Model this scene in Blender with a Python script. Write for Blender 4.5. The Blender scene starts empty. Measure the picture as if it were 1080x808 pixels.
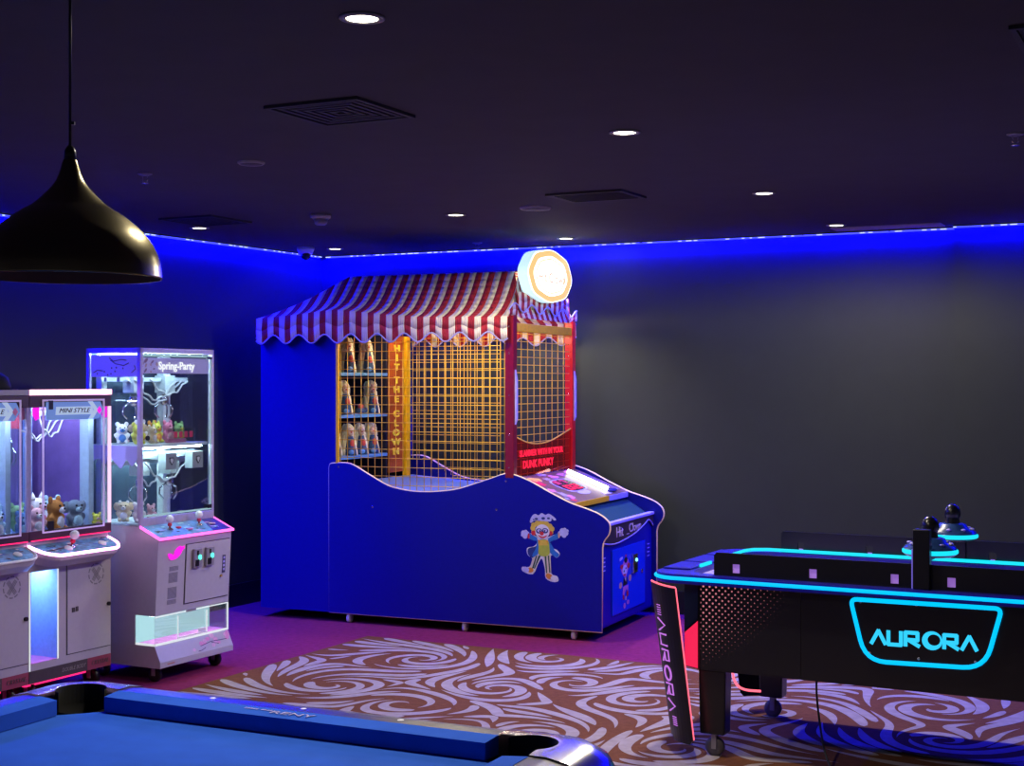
import bpy, math, random
from mathutils import Vector, Matrix
R = math.radians
PI = math.pi
random.seed(7)
S = bpy.context.scene
COL = S.collection

# ------------------------------------------------------------------ camera, world, exposure
cam_d = bpy.data.cameras.new('camera')
cam_d.sensor_width = 36.0
cam_d.lens = 50.0
cam_d.clip_start = 0.05
cam = bpy.data.objects.new('camera', cam_d)
COL.objects.link(cam)
cam.location = (0, 0, 1.7)
cam.rotation_euler = (R(90), 0, 0)
S.camera = cam
S.view_settings.view_transform = 'Standard'
S.view_settings.look = 'None'
S.view_settings.gamma = 1.0
S.view_settings.use_curve_mapping = False
S.view_settings.exposure = 0.0
S.cycles.use_denoising = True
S.cycles.max_bounces = 8
S.cycles.transparent_max_bounces = 24
S.cycles.sample_clamp_indirect = 4.0
S.cycles.caustics_reflective = False
S.cycles.caustics_refractive = False

wd = bpy.data.worlds.new('world')
S.world = wd
wd.use_nodes = True
bg = wd.node_tree.nodes['Background']
bg.inputs[0].default_value = (0.40, 0.40, 0.66, 1)
bg.inputs[1].default_value = 0.15

DOWN_W = 62.0        # watts of one ceiling downlight
BLUE_L = 1700.0       # radiance of the blue cove strip
CEIL = 2.75

# ------------------------------------------------------------------ materials
def mat(name, col, rough=.5, metal=0., spec=.5, em=None, es=0., var=.10, scale=40., coat=0.):
    m = bpy.data.materials.new(name)
    m.use_nodes = True
    nt = m.node_tree
    b = nt.nodes['Principled BSDF']
    b.inputs['Roughness'].default_value = rough
    b.inputs['Metallic'].default_value = metal
    b.inputs['Specular IOR Level'].default_value = spec
    if coat: b.inputs['Coat Weight'].default_value = coat
    if em is not None:
        b.inputs['Emission Color'].default_value = (*em, 1)
        b.inputs['Emission Strength'].default_value = es
        b.inputs['Base Color'].default_value = (*col, 1)
        return m
    tc = nt.nodes.new('ShaderNodeTexCoord')
    n = nt.nodes.new('ShaderNodeTexNoise')
    n.inputs['Scale'].default_value = scale
    n.inputs['Detail'].default_value = 4
    nt.links.new(tc.outputs['Object'], n.inputs['Vector'])
    r = nt.nodes.new('ShaderNodeValToRGB')
    r.color_ramp.elements[0].position = .25
    r.color_ramp.elements[1].position = .75
    r.color_ramp.elements[0].color = (*[c * (1 - var) for c in col], 1)
    r.color_ramp.elements[1].color = (*[min(1, c * (1 + var)) for c in col], 1)
    nt.links.new(n.outputs['Fac'], r.inputs['Fac'])
    nt.links.new(r.outputs['Color'], b.inputs['Base Color'])
    return m

def bump(m, scale=300, strength=.3, dist=.002):
    nt = m.node_tree
    b = nt.nodes['Principled BSDF']
    tc = nt.nodes.new('ShaderNodeTexCoord')
    n = nt.nodes.new('ShaderNodeTexNoise')
    n.inputs['Scale'].default_value = scale
    nt.links.new(tc.outputs['Object'], n.inputs['Vector'])
    bp = nt.nodes.new('ShaderNodeBump')
    bp.inputs['Strength'].default_value = strength
    bp.inputs['Distance'].default_value = dist
    nt.links.new(n.outputs['Fac'], bp.inputs['Height'])
    nt.links.new(bp.outputs['Normal'], b.inputs['Normal'])
    return m

def glow(name, col, s):
    return mat(name, (0.01, 0.01, 0.01), rough=.9, spec=.05, em=col, es=s)

def pane(name, tint=(1, 1, 1), gloss=.06, rough=.02):
    """thin clear sheet: transparent with a fresnel-like gloss"""
    m = bpy.data.materials.new(name)
    m.use_nodes = True
    nt = m.node_tree
    nt.nodes.remove(nt.nodes['Principled BSDF'])
    out = nt.nodes['Material Output']
    t = nt.nodes.new('ShaderNodeBsdfTransparent')
    t.inputs[0].default_value = (*tint, 1)
    g = nt.nodes.new('ShaderNodeBsdfGlossy')
    g.inputs['Roughness'].default_value = rough
    lw = nt.nodes.new('ShaderNodeLayerWeight')
    lw.inputs['Blend'].default_value = .25
    mul = nt.nodes.new('ShaderNodeMath')
    mul.operation = 'MULTIPLY_ADD'
    mul.inputs[1].default_value = .35
    mul.inputs[2].default_value = gloss
    nt.links.new(lw.outputs['Fresnel'], mul.inputs[0])
    mx = nt.nodes.new('ShaderNodeMixShader')
    nt.links.new(mul.outputs[0], mx.inputs[0])
    nt.links.new(t.outputs[0], mx.inputs[1])
    nt.links.new(g.outputs[0], mx.inputs[2])
    nt.links.new(mx.outputs[0], out.inputs['Surface'])
    return m

M = {}
M['wall'] = bump(mat('wall_paint', (0.027, 0.034, 0.037), .55, var=.06, scale=6, spec=.35), 250, .12)
M['ceiling'] = mat('ceiling_paint', (0.080, 0.074, 0.090), .8, var=.06, scale=5, spec=.2)
M['base'] = mat('baseboard_black', (0.008, 0.008, 0.010), .4)
M['carpet_plain'] = bump(mat('carpet_plum', (0.21, 0.020, 0.088), .95, var=.18, scale=25, spec=.1), 900, .5)
M['carpet_brown'] = bump(mat('carpet_brown', (0.165, 0.062, 0.027), .95, var=.15, scale=30, spec=.1), 900, .5)
M['carpet_cream'] = bump(mat('carpet_cream', (0.38, 0.32, 0.31), .95, var=.16, scale=18, spec=.1), 900, .5)
M['blue'] = mat('blue_laminate', (0.003, 0.004, 0.25), .38, var=.05, spec=.25)
M['blue_door'] = mat('blue_door_paint', (0.003, 0.035, 0.55), .35, var=.05, spec=.3)
M['navy'] = mat('navy_inside', (0.006, 0.007, 0.03), .7)
M['deck_blue'] = mat('light_blue_deck', (0.12, 0.22, 0.62), .5)
M['shelf_blue'] = mat('sky_blue_shelf', (0.10, 0.30, 0.62), .5)
M['green_felt'] = mat('green_felt', (0.0, 0.045, 0.05), .9)
M['trim_cream'] = mat('cream_edge_trim', (0.88, 0.66, 0.40), .5)
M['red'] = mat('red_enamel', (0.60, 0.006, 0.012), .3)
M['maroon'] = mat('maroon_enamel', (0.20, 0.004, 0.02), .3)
M['yellow'] = mat('yellow_enamel', (0.88, 0.50, 0.005), .4)
M['orange'] = mat('orange_board', (0.40, 0.078, 0.008), .5)
M['gold_letter'] = mat('gold_letter', (1.0, 0.78, 0.05), .35)
M['net'] = mat('yellow_net_cord', (0.88, 0.54, 0.035), .6)
M['awn_red'] = bump(mat('awning_red', (0.36, 0.010, 0.022), .8, var=.12, scale=15), 700, .3)
M['awn_cream'] = bump(mat('awning_cream', (0.72, 0.62, 0.50), .8, var=.08, scale=15), 700, .3)
M['piping'] = mat('lavender_piping', (0.42, 0.40, 0.72), .6)
M['lavender'] = mat('lavender_plastic', (0.45, 0.40, 0.85), .4)
M['panel_brown'] = mat('control_panel_brown', (0.16, 0.085, 0.080), .35)
M['header_brown'] = mat('header_brown', (0.045, 0.028, 0.035), .4)
M['white'] = mat('white_metal_paint', (0.47, 0.44, 0.52), .32, var=.03, coat=.2)
M['white_plain'] = mat('white_plastic', (0.90, 0.90, 0.92), .35, var=.03)
M['grey'] = mat('grey_metal', (0.32, 0.30, 0.36), .4, .2)
M['vent_grey'] = mat('vent_grey', (0.22, 0.20, 0.25), .5)
M['alu'] = mat('aluminium_lilac', (0.52, 0.47, 0.66), .35, .3)
M['chrome'] = mat('chrome', (0.75, 0.75, 0.78), .12, 1.)
M['black'] = mat('black_plastic', (0.008, 0.008, 0.010), .35)
M['black_matte'] = mat('black_matte', (0.006, 0.006, 0.007), .8)
M['rubber'] = mat('grey_rubber', (0.06, 0.06, 0.07), .6)
M['glass'] = pane('clear_glass', (.96, .98, 1.0), .015)
M['acrylic'] = pane('clear_acrylic', (.97, .98, 1.0), .03)
M['red_acrylic'] = pane('red_tinted_acrylic', (.80, .34, .38), .03)
_nt = M['red_acrylic'].node_tree
_o = _nt.nodes['Material Output']; _src = _o.inputs['Surface'].links[0].from_socket
_e = _nt.nodes.new('ShaderNodeEmission'); _e.inputs[0].default_value = (1, .05, .09, 1); _e.inputs[1].default_value = .035
_ad = _nt.nodes.new('ShaderNodeAddShader')
_nt.links.new(_src, _ad.inputs[0]); _nt.links.new(_e.outputs[0], _ad.inputs[1]); _nt.links.new(_ad.outputs[0], _o.inputs['Surface'])
M['smoke'] = pane('smoky_acrylic', (.25, .25, .35), .05)

# ------------------------------------------------------------------ mesh builder
AX = {'xy': (0, 1, 2), 'xz': (0, 2, 1), 'yz': (1, 2, 0)}
class MB:
    def __init__(s):
        s.v = []; s.f = []; s.m = []; s.s = []
    def add(s, vs, fs, mi=0, sm=False):
        o = len(s.v)
        s.v += [tuple(p) for p in vs]
        for f in fs:
            s.f.append([i + o for i in f]); s.m.append(mi); s.s.append(sm)
        return s
    def box(s, x0, x1, y0, y1, z0, z1, mi=0):
        v = [(x0, y0, z0), (x1, y0, z0), (x1, y1, z0), (x0, y1, z0), (x0, y0, z1), (x1, y0, z1), (x1, y1, z1), (x0, y1, z1)]
        return s.add(v, [(3, 2, 1, 0), (4, 5, 6, 7), (0, 1, 5, 4), (1, 2, 6, 5), (2, 3, 7, 6), (3, 0, 4, 7)], mi)
    def prism(s, poly, plane, a0, a1, mi=0, sm=False):
        i, j, k = AX[plane]
        def P(p, a):
            q = [0, 0, 0]; q[i] = p[0]; q[j] = p[1]; q[k] = a
            return q
        n = len(poly)
        v = [P(p, a0) for p in poly] + [P(p, a1) for p in poly]
        s.add(v, [tuple(range(n))[::-1], tuple(range(n, 2 * n))], mi)
        s.add(v, [(q, (q + 1) % n, n + (q + 1) % n, n + q) for q in range(n)], mi, sm)
        return s
    def flat(s, poly, plane, a, mi=0):
        i, j, k = AX[plane]
        v = []
        for p in poly:
            q = [0, 0, 0]; q[i] = p[0]; q[j] = p[1]; q[k] = a; v.append(q)
        return s.add(v, [tuple(range(len(poly)))], mi)
    def tube(s, pts, r, n=8, closed=False, mi=0, taper=None):
        pts = [Vector(p) for p in pts]
        N = len(pts)
        vs = []
        ref = None
        for i, p in enumerate(pts):
            if closed: t = pts[(i + 1) % N] - pts[i - 1]
            else: t = pts[min(i + 1, N - 1)] - pts[max(i - 1, 0)]
            t = t.normalized() if t.length > 1e-9 else Vector((0, 0, 1))
            if ref is None:
                ref = Vector((0, 0, 1)) if abs(t.z) < .9 else Vector((1, 0, 0))
            a = t.cross(ref)
            if a.length < 1e-6: a = t.orthogonal()
            a.normalize()
            b = a.cross(t).normalized()
            ref = b
            rr = r if taper is None else r * taper[i]
            for q in range(n):
                th = 2 * PI * q / n
                vs.append(p + a * math.cos(th) * rr + b * math.sin(th) * rr)
        fs = []
        for i in range(N if closed else N - 1):
            j = (i + 1) % N
            for q in range(n):
                fs.append((i * n + q, i * n + (q + 1) % n, j * n + (q + 1) % n, j * n + q))
        s.add(vs, fs, mi, True)
        if not closed:
            o = len(s.v) - len(vs)
            s.f.append([o + q for q in range(n)][::-1]); s.m.append(mi); s.s.append(False)
            s.f.append([o + (N - 1) * n + q for q in range(n)]); s.m.append(mi); s.s.append(False)
        return s
    def bar(s, p, q, r, n=6, mi=0): return s.tube([p, q], r, n, mi=mi)
    def lathe(s, prof, n=32, c=(0, 0, 0), mi=0, axis='z', cap=True):
        vs = []
        for r, h in prof:
            for q in range(n):
                th = 2 * PI * q / n
                x, y = r * math.cos(th), r * math.sin(th)
                if axis == 'z': p = (x, y, h)
                elif axis == 'y': p = (x, h, y)
                else: p = (h, x, y)
                vs.append((c[0] + p[0], c[1] + p[1], c[2] + p[2]))
        fs = []
        for i in range(len(prof) - 1):
            for q in range(n):
                fs.append((i * n + q, i * n + (q + 1) % n, (i + 1) * n + (q + 1) % n, (i + 1) * n + q))
        s.add(vs, fs, mi, True)
        if cap:
            o = len(s.v) - len(vs)
            if prof[0][0] > 1e-5: s.f.append([o + q for q in range(n)][::-1]); s.m.append(mi); s.s.append(False)
            if prof[-1][0] > 1e-5: s.f.append([o + (len(prof) - 1) * n + q for q in range(n)]); s.m.append(mi); s.s.append(False)
        return s
    def ball(s, c, r, n=14, mi=0, rot=None):
        if isinstance(r, (int, float)): r = (r, r, r)
        vs = []; fs = []
        h = max(6, n // 2 + 1)
        for i in range(h + 1):
            ph = PI * i / h
            for q in range(n):
                th = 2 * PI * q / n
                p = Vector((r[0] * math.sin(ph) * math.cos(th), r[1] * math.sin(ph) * math.sin(th), r[2] * math.cos(ph)))
                if rot is not None: p = rot @ p
                vs.append(p + Vector(c))
        for i in range(h):
            for q in range(n):
                fs.append((i * n + q, (i + 1) * n + q, (i + 1) * n + (q + 1) % n, i * n + (q + 1) % n))
        return s.add(vs, fs, mi, True)
    def build(s, name, mats, parent=None, bevel=0., loc=None):
        me = bpy.data.meshes.new(name)
        me.from_pydata(s.v, [], s.f)
        if not isinstance(mats, (list, tuple)): mats = [mats]
        for m in mats: me.materials.append(m)
        me.polygons.foreach_set('material_index', s.m)
        me.polygons.foreach_set('use_smooth', s.s)
        me.update()
        o = bpy.data.objects.new(name, me)
        COL.objects.link(o)
        if parent is not None: o.parent = parent
        if loc is not None: o.location = loc
        if bevel:
            b = o.modifiers.new('bevel', 'BEVEL')
            b.width = bevel; b.segments = 2; b.limit_method = 'ANGLE'; b.angle_limit = R(40)
        return o

def tag(o, label=None, cat=None, group=None, kind=None):
    if label: o['label'] = label
    if cat: o['category'] = cat
    if group: o['group'] = group
    if kind: o['kind'] = kind
    return o
def thing(name, label, cat, loc=(0, 0, 0), rz=0., group=None):
    o = bpy.data.objects.new(name, None)
    o.empty_display_size = .1
    COL.objects.link(o)
    o.location = loc
    o.rotation_euler = (0, 0, R(rz))
    return tag(o, label, cat, group)
def struct(o): o['kind'] = 'structure'; return o

class Frame:
    def __init__(s, o, deg):
        s.o = Vector((o[0], o[1])); s.deg = deg; t = R(deg)
        s.u = Vector((math.cos(t), math.sin(t))); s.v = Vector((-math.sin(t), math.cos(t)))
    def w(s, u, v, z):
        p = s.o + s.u * u + s.v * v
        return (p.x, p.y, z)

def crom(pts, k=6, closed=False):
    """smooth 2-D/3-D Catmull-Rom through pts"""
    P = [Vector(p) for p in pts]; n = len(P); out = []
    rng = range(n) if closed else range(n - 1)
    for i in rng:
        if closed: a, b, c, d = P[i - 1], P[i], P[(i + 1) % n], P[(i + 2) % n]
        else: a, b, c, d = P[max(i - 1, 0)], P[i], P[i + 1], P[min(i + 2, n - 1)]
        for j in range(k):
            t = j / k
            out.append(tuple(.5 * ((2 * b) + (c - a) * t + (2 * a - 5 * b + 4 * c - d) * t * t + (3 * b - a - 3 * c + d) * t ** 3)))
    if not closed: out.append(tuple(P[-1]))
    return out

def text(body, size, m, name, parent, loc, rot, depth=.002, sx=1., align='CENTER', shear=0., bold=0.):
    cu = bpy.data.curves.new('t', 'FONT')
    cu.body = body; cu.size = size; cu.extrude = depth; cu.align_x = align; cu.align_y = 'CENTER'
    cu.shear = shear; cu.offset = bold; cu.resolution_u = 3
    ob = bpy.data.objects.new('t', cu); COL.objects.link(ob)
    dg = bpy.context.evaluated_depsgraph_get()
    me = bpy.data.meshes.new_from_object(ob.evaluated_get(dg))
    bpy.data.objects.remove(ob); bpy.data.curves.remove(cu)
    me.materials.clear(); me.materials.append(m)
    o = bpy.data.objects.new(name, me); COL.objects.link(o)
    o.parent = parent; o.location = loc; o.rotation_euler = rot; o.scale = (sx, 1, 1)
    return o
FRONT = (R(90), 0, 0)        # lettering on a face looking towards -v
SIDE_U = (R(90), 0, R(90))   # lettering on a face looking towards +u
LEFT_U = (R(90), 0, R(-90))  # lettering on a face looking towards -u

# ------------------------------------------------------------------ the room
WC = Vector((-1.578, 11.820))                 # corner of left and back wall
du = Vector((math.cos(R(-25.9)), math.sin(R(-25.9))))   # along the back wall, to the right
dl = Vector((-math.cos(R(61.8)), -math.sin(R(61.8))))   # along the left wall, towards us
nb = Vector((du.y, -du.x))                    # into the room from the back wall
nl = Vector((-dl.y, dl.x))                    # into the room from the left wall
COLX = 5.090                                  # where the shallow pillar begins
def wall_prism(a, b, thick, z0, z1, name, m):
    d = (b - a).normalized(); n = Vector((-d.y, d.x)) * thick
    pts = [a, b, b + n, a + n]
    mb = MB().prism([(p.x, p.y) for p in pts], 'xy', z0, z1)
    return struct(mb.build(name, m))
def off(n, d): return n * d
B_END = WC + du * 9.0
L_END = WC + dl * 7.5
wall_prism(WC - du * .2, B_END, .2, 0, CEIL, 'wall_back', M['wall'])
wall_prism(L_END, WC - dl * .0, .2, 0, CEIL, 'wall_left', M['wall'])
pc = WC + du * COLX
wall_prism(pc + nb * .10, pc + du * 3.2 + nb * .10, .099, 0, CEIL, 'wall_right', M['wall'])
wall_prism(WC + nb * .014 + nl * .0, pc + nb * .014, .013, 0, .17, 'baseboard_back', M['base'])
wall_prism(L_END + nl * .014, WC + nl * .014, .013, 0, .17, 'baseboard_left', M['base'])
struct(MB().box(-7, 9, -3, 15, CEIL, CEIL + .1).build('ceiling', M['ceiling']))

# carpet: plum border with a patterned field set into it
CO = Vector((-.968, 9.55))
cu_ = Vector((math.cos(R(-27.2)), math.sin(R(-27.2)))); cv_ = Vector((cu_.y, -cu_.x))  # right along the booth, towards us
fl = MB()
fl.box(-7, 9, -3, 15, -.1, 0, 0)
def cq(a, b): p = CO + cu_ * a + cv_ * b; return (p.x, p.y)
fl.flat([cq(0, 0), cq(0, 7), cq(7, 7), cq(7, 0)], 'xy', .0015, 1)
def inside(x, y, m=.02):
    d = Vector((x, y)) - CO
    return d.dot(cu_) > m and d.dot(cv_) > m
VORT = [(-.085, 7.90, 1), (.36, 8.02, -1), (.70, 7.62, 1), (-1.02, 7.98, 1), (.76, 6.60, 1), (-.58, 7.52, -1), (1.38, 7.35, 1), (2.05, 6.75, -1), (1.25, 6.05, 1), (1.95, 5.70, 1),
        (2.7, 6.2, 1), (1.15, 5.2, -1), (.15, 6.85, -1), (-.45, 6.9, 1), (1.0, 8.25, -1), (-.15, 6.1, 1), (.5, 5.7, -1), (-1.3, 7.2, -1), (-.55, 8.75, -1), (.25, 8.75, 1), (2.2, 7.4, -1), (2.6, 5.3, -1), (1.7, 4.9, 1), (-1.9, 6.4, 1), (-2.5, 5.6, -1), (-1.3, 5.6, 1), (-2.0, 4.7, 1), (-1.0, 4.6, -1), (.2, 4.7, 1), (-2.9, 4.4, 1), (.9, 4.2, 1), (2.4, 4.2, -1), (-.3, 3.7, -1)]
def flow(x, y):
    fx = fy_ = 0.
    for cx, cy, sg_ in VORT:
        dx, dy = x - cx, y - cy; d2 = dx * dx + dy * dy + .0004
        w_ = sg_ / d2 ** 1.35
        fx += (-dy - .30 * dx * sg_) * w_; fy_ += (dx - .30 * dy * sg_) * w_
    n_ = math.hypot(fx, fy_) or 1
    return fx / n_, fy_ / n_
GRID = {}; CS = .05
def near_line(x, y, r, own):
    gx, gy = int(math.floor(x / CS)), int(math.floor(y / CS)); k = int(r / CS) + 1
    for i in range(gx - k, gx + k + 1):
        for j in range(gy - k, gy + k + 1):
            for (px, py, o_) in GRID.get((i, j), ()):
                if o_ != own and (px - x) ** 2 + (py - y) ** 2 < r * r: return True
    return False
ZL = [.003]
def ribbon(pts, wid):
    n = len(pts); L = []; Rr = []
    for i in range(n):
        p = Vector(pts[i]); t = Vector(pts[min(i + 1, n - 1)]) - Vector(pts[max(i - 1, 0)])
        if t.length < 1e-6: t = Vector((1, 0))
        t.normalize(); nn = Vector((-t.y, t.x)) * wid[i] * .5
        L.append(p + nn); Rr.append(p - nn)
    ZL[0] += .0000008
    for i in range(n - 1):
        fl.add([(q.x, q.y, ZL[0]) for q in (L[i], Rr[i], Rr[i + 1], L[i + 1])], [(0, 1, 2, 3)], 2)
rc = random.Random(17)
seeds = []
for cx, cy, sg_ in VORT:
    for rr_ in (.05, .11, .17, .23, .30):
        a_ = rc.uniform(0, 6.28); seeds.append((cx + rr_ * math.cos(a_), cy + rr_ * math.sin(a_)))
g0 = []
yy = 3.4
while yy < 9.6:
    xx = -3.6
    while xx < 3.0:
        g0.append((xx + rc.uniform(-.02, .02), yy + rc.uniform(-.02, .02))); xx += .06
    yy += .06
rc.shuffle(g0); seeds += g0
SEP = .086; own = 0
for (sx_, sy_) in seeds:
    if not inside(sx_, sy_) or sx_ > 3.0: continue
    if near_line(sx_, sy_, SEP * .92, -1): continue
    own += 1; path = [(sx_, sy_)]
    for dr_ in (1, -1):
        x, y = sx_, sy_; lim = rc.uniform(.25, .62); l = 0; h = .018; part = []
        while l < lim:
            fx, fy_ = flow(x, y); mx, my = x + fx * h * dr_ * .5, y + fy_ * h * dr_ * .5
            fx, fy_ = flow(mx, my); x += fx * h * dr_; y += fy_ * h * dr_; l += h
            if not inside(x, y) or near_line(x, y, SEP * .55, own): break
            if min((x - c[0]) ** 2 + (y - c[1]) ** 2 for c in VORT) < .0012: break
            part.append((x, y))
        path = path + part if dr_ == 1 else part[::-1] + path
    if len(path) < 6: continue
    for p in path: GRID.setdefault((int(math.floor(p[0] / CS)), int(math.floor(p[1] / CS))), []).append((p[0], p[1], own))
    n_ = len(path); wm = min(.066, .012 + .0026 * n_) * rc.uniform(.85, 1.1); sk = rc.choice((.55, .7, 1.3))
    ribbon(path, [wm * max(.03, math.sin(PI * (i / (n_ - 1)) ** sk) ** .7) for i in range(n_)])
struct(fl.build('floor', [M['carpet_plain'], M['carpet_brown'], M['carpet_cream']]))

# ------------------------------------------------------------------ blue light strips under the ceiling edge
M['led_blue'] = glow('blue_led', (0.00012, 0.00014, 1.0), BLUE_L)
M['led_line'] = glow('led_tape_face', (0.14, 0.16, 1.0), .9)
M['led_dot'] = glow('led_diode', (0.65, 0.75, 1.0), 1.2)
def cove(a, b, n, label, seed):
    d = (b - a); L = d.length; d = d.normalized()
    ang = math.degrees(math.atan2(d.y, d.x))
    t = thing('led_strip', label, 'light strip', (a.x, a.y, CEIL), ang, 'blue light strips along the ceiling edge')
    s = 1 if Vector((-d.y, d.x)).dot(n) > 0 else -1
    y0, y1 = sorted((s * .004, s * .05))
    MB().box(0, L, y0, y1, -.014, -.001).build('channel', M['base'], t)
    e = MB().add([(0, s * .014, -.0155), (L, s * .014, -.0155), (L, s * .026, -.0155), (0, s * .026, -.0155)], [(0, 1, 2, 3) if s < 0 else (0, 1, 2, 3)])
    e.build('light_tape', M['led_blue'], t)
    rnd = random.Random(seed)
    e = MB(); x = 0
    while x < L:
        l = rnd.uniform(.15, .6)
        h = rnd.uniform(.001, .004)
        e.box(x, min(L, x + l), min(s * .0505, s * .052), max(s * .0505, s * .052), -.012 - h, -.008)
        x += l + rnd.uniform(0, .03)
    x = 0
    while x < L:
        if rnd.random() < .55: e.box(x, x + rnd.uniform(.01, .05), min(s * .0522, s * .054), max(s * .0522, s * .054), -.016, -.009, 1)
        x += .06
    e.build('diffuser', [M['led_line'], M['led_dot']], t)
cove(L_END, WC + dl * .07, nl, 'blue glowing light strip along the top of the left wall', 3)
cove(WC + du * .07, WC + du * (COLX - .01), nb, 'blue glowing light strip along the top of the back wall behind the striped booth', 5)
cove(pc + nb * .10 + du * .0, pc + nb * .10 + du * 3.2, nb, 'blue glowing light strip over the shallow pillar at the right', 9)
o = MB().box(0, .72, 0, .20, -.006, 0).box(.03, .69, .02, .18, -.008, -.006).build('ceiling_panel', mat('panel_grey', (.50, .48, .55), .6))
q = WC + du * 4.32 + nb * .16
o.location = (q.x, q.y, CEIL - .001); o.rotation_euler = (0, 0, R(-25.9 + 180)); o.location = (q.x + du.x * .72, q.y + du.y * .72, CEIL - .001)
tag(o, 'thin grey access panel in the ceiling beside the rightmost downlight', 'ceiling panel')

# ------------------------------------------------------------------ ceiling fittings
M['lens'] = glow('warm_lens', (1.0, 0.93, 0.72), 9.0)
M['trim_ring'] = mat('downlight_ring', (.35, .33, .36), .5)
def downlight(x, y, label, k=1., cone=155, blend=1., r=.050):
    t = thing('downlight', label, 'ceiling light', (x, y, CEIL), 0, 'recessed downlights in the dark ceiling')
    MB().lathe([(r, 0), (r + .016, -.002), (r + .016, -.006), (r, -.008), (r - .004, -.004)], 28, cap=False).build('trim_ring', M['trim_ring'], t)
    MB().lathe([(.0001, -.0045), (r - .002, -.0045), (r - .002, -.002), (.0001, -.002)], 24).build('lens', M['lens'], t)
    l = bpy.data.lights.new('downlight_beam', 'SPOT')
    l.energy = DOWN_W * k; l.color = (1, .90, .70); l.spot_size = R(cone); l.spot_blend = blend; l.shadow_soft_size = .05
    lo = bpy.data.objects.new('downlight_beam', l); COL.objects.link(lo); lo.parent = t; lo.location = (0, 0, -.02)
for x, y, k_, cone_, lb in [(-.43, 4.08, 2.6, 168, 'largest recessed downlight, glowing warm white near the top edge of the photo'),
                 (.47, 5.94, 2.2, 168, 'warm recessed downlight in front of the two vents, second nearest the camera'),
                 (1.39, 7.84, 3.4, 176, 'warm recessed downlight third from the right, near no vent'),
                 (2.15, 9.43, .25, 80, 'warm recessed downlight beside the grey access panel, rightmost in the ceiling'),
                 (-.35, 8.85, 2.0, 165, 'warm recessed downlight above the striped awning, left of the smaller square vent'),
                 (.39, 10.29, 2.4, 100, 'warm recessed downlight close above the round lit booth sign'),
                 (-2.11, 9.60, .3, 80, 'warm recessed downlight by the left wall, leftmost in the ceiling'),
                 (-1.38, 11.09, .25, 80, 'small warm recessed downlight beside the dome camera near the room corner')]:
    downlight(x, y, lb, k_, cone_, .25 if cone_ > 173 else 1.)
M['speaker'] = mat('speaker_grille', (.10, .095, .12), .6)
for x, y, r, lb in [(-1.24, 6.76, .065, 'small flat round ceiling speaker between the pendant lamp and the large vent'),
                    (.14, 8.51, .095, 'larger round ceiling speaker behind the smaller square vent')]:
    t = thing('ceiling_speaker', lb, 'speaker', (x, y, CEIL))
    MB().lathe([(r, 0), (r, -.006), (r - .008, -.012), (r - .012, -.010)], 32, cap=False).build('rim', M['trim_ring'], t)
    MB().lathe([(.0001, -.013), (r - .012, -.010), (r - .012, 0)], 32, cap=False).build('grille', M['speaker'], t)
t = thing('smoke_detector', 'pale smoke detector hanging under the ceiling left of centre', 'smoke detector', (-1.19, 8.85, CEIL))
MB().lathe([(.062, 0), (.062, -.022), (.05, -.03), (.0001, -.03)], 28).build('base', M['white'], t)
MB().lathe([(.045, -.031), (.038, -.058), (.03, -.066), (.0001, -.066)], 24).build('sensor_cap', M['grey'], t)
t = thing('security_camera', 'white dome camera with black eye near the room corner', 'camera', (-1.60, 11.02, CEIL))
MB().lathe([(.068, 0), (.066, -.018), (.052, -.052), (.04, -.058)], 28).build('housing', M['white_plain'], t)
MB().ball((.005, -.016, -.062), .04, 18).build('lens_ball', M['black'], t)
for x, y, lb in [(-1.84, 7.13, 'small metal fire sprinkler in the ceiling just right of the pendant lamp'),
                 (-.26, 10.64, 'small metal fire sprinkler in the ceiling above the striped awning'),
                 (2.12, 5.99, 'small metal fire sprinkler in the ceiling at the right edge')]:
    t = thing('fire_sprinkler', lb, 'sprinkler', (x, y, CEIL))
    MB().lathe([(.036, 0), (.036, -.004), (.02, -.010), (.0001, -.010)], 20).build('cover_plate', M['grey'], t)
    MB().tube([(.012, 0, -.010), (.012, 0, -.035), (0, 0, -.045)], .003).tube([(-.012, 0, -.010), (-.012, 0, -.035), (0, 0, -.045)], .003).build('frame', M['chrome'], t)
    MB().lathe([(.0001, -.050), (.018, -.050), (.018, -.047), (.0001, -.047)], 16).build('deflector', M['chrome'], t)
M['vent_black'] = mat('vent_black', (.008, .008, .011), .6)
def vent(x, y, w, d, rz, label, square=True):
    t = thing('ceiling_vent', label, 'vent', (x, y, CEIL), rz, 'dark square vents in the ceiling')
    mb = MB()
    n = 6 if square else 4
    for i in range(n):
        a = 1 - i / n; b = a - .55 / n
        X, Y, x2, y2 = w * a / 2, d * a / 2, w * b / 2, d * b / 2
        z0, z1 = (-.012, -.002) if i == 0 else (-.010, -.004)
        if square or i == 0:
            mb.box(-X, X, -Y, -y2, z0, z1).box(-X, X, y2, Y, z0, z1).box(-X, -x2, -y2, y2, z0, z1).box(x2, X, -y2, y2, z0, z1)
    if not square:
        for i in range(9):
            yy = -d * .42 + d * .84 * i / 8
            mb.box(-w * .44, w * .44, yy - .008, yy + .003, -.012, -.004)
    mb.build('louvre', M['vent_grey_dark'], t)
    MB().box(-w / 2, w / 2, -d / 2, d / 2, -.0025, -.0005).build('backing', M['vent_black'], t)
M['vent_grey_dark'] = mat('louvre_dark', (.030, .028, .036), .6)
vent(-.66, 5.48, .42, .42, -26.8, 'large dark square diffuser vent left of the second nearest downlight')
vent(.47, 7.95, .46, .36, -27.5, 'smaller dark vent with parallel slats near the round ceiling speaker', False)
vent(-1.97, 9.15, .42, .42, -26.8, 'faint dark square vent beside the leftmost downlight')
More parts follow.
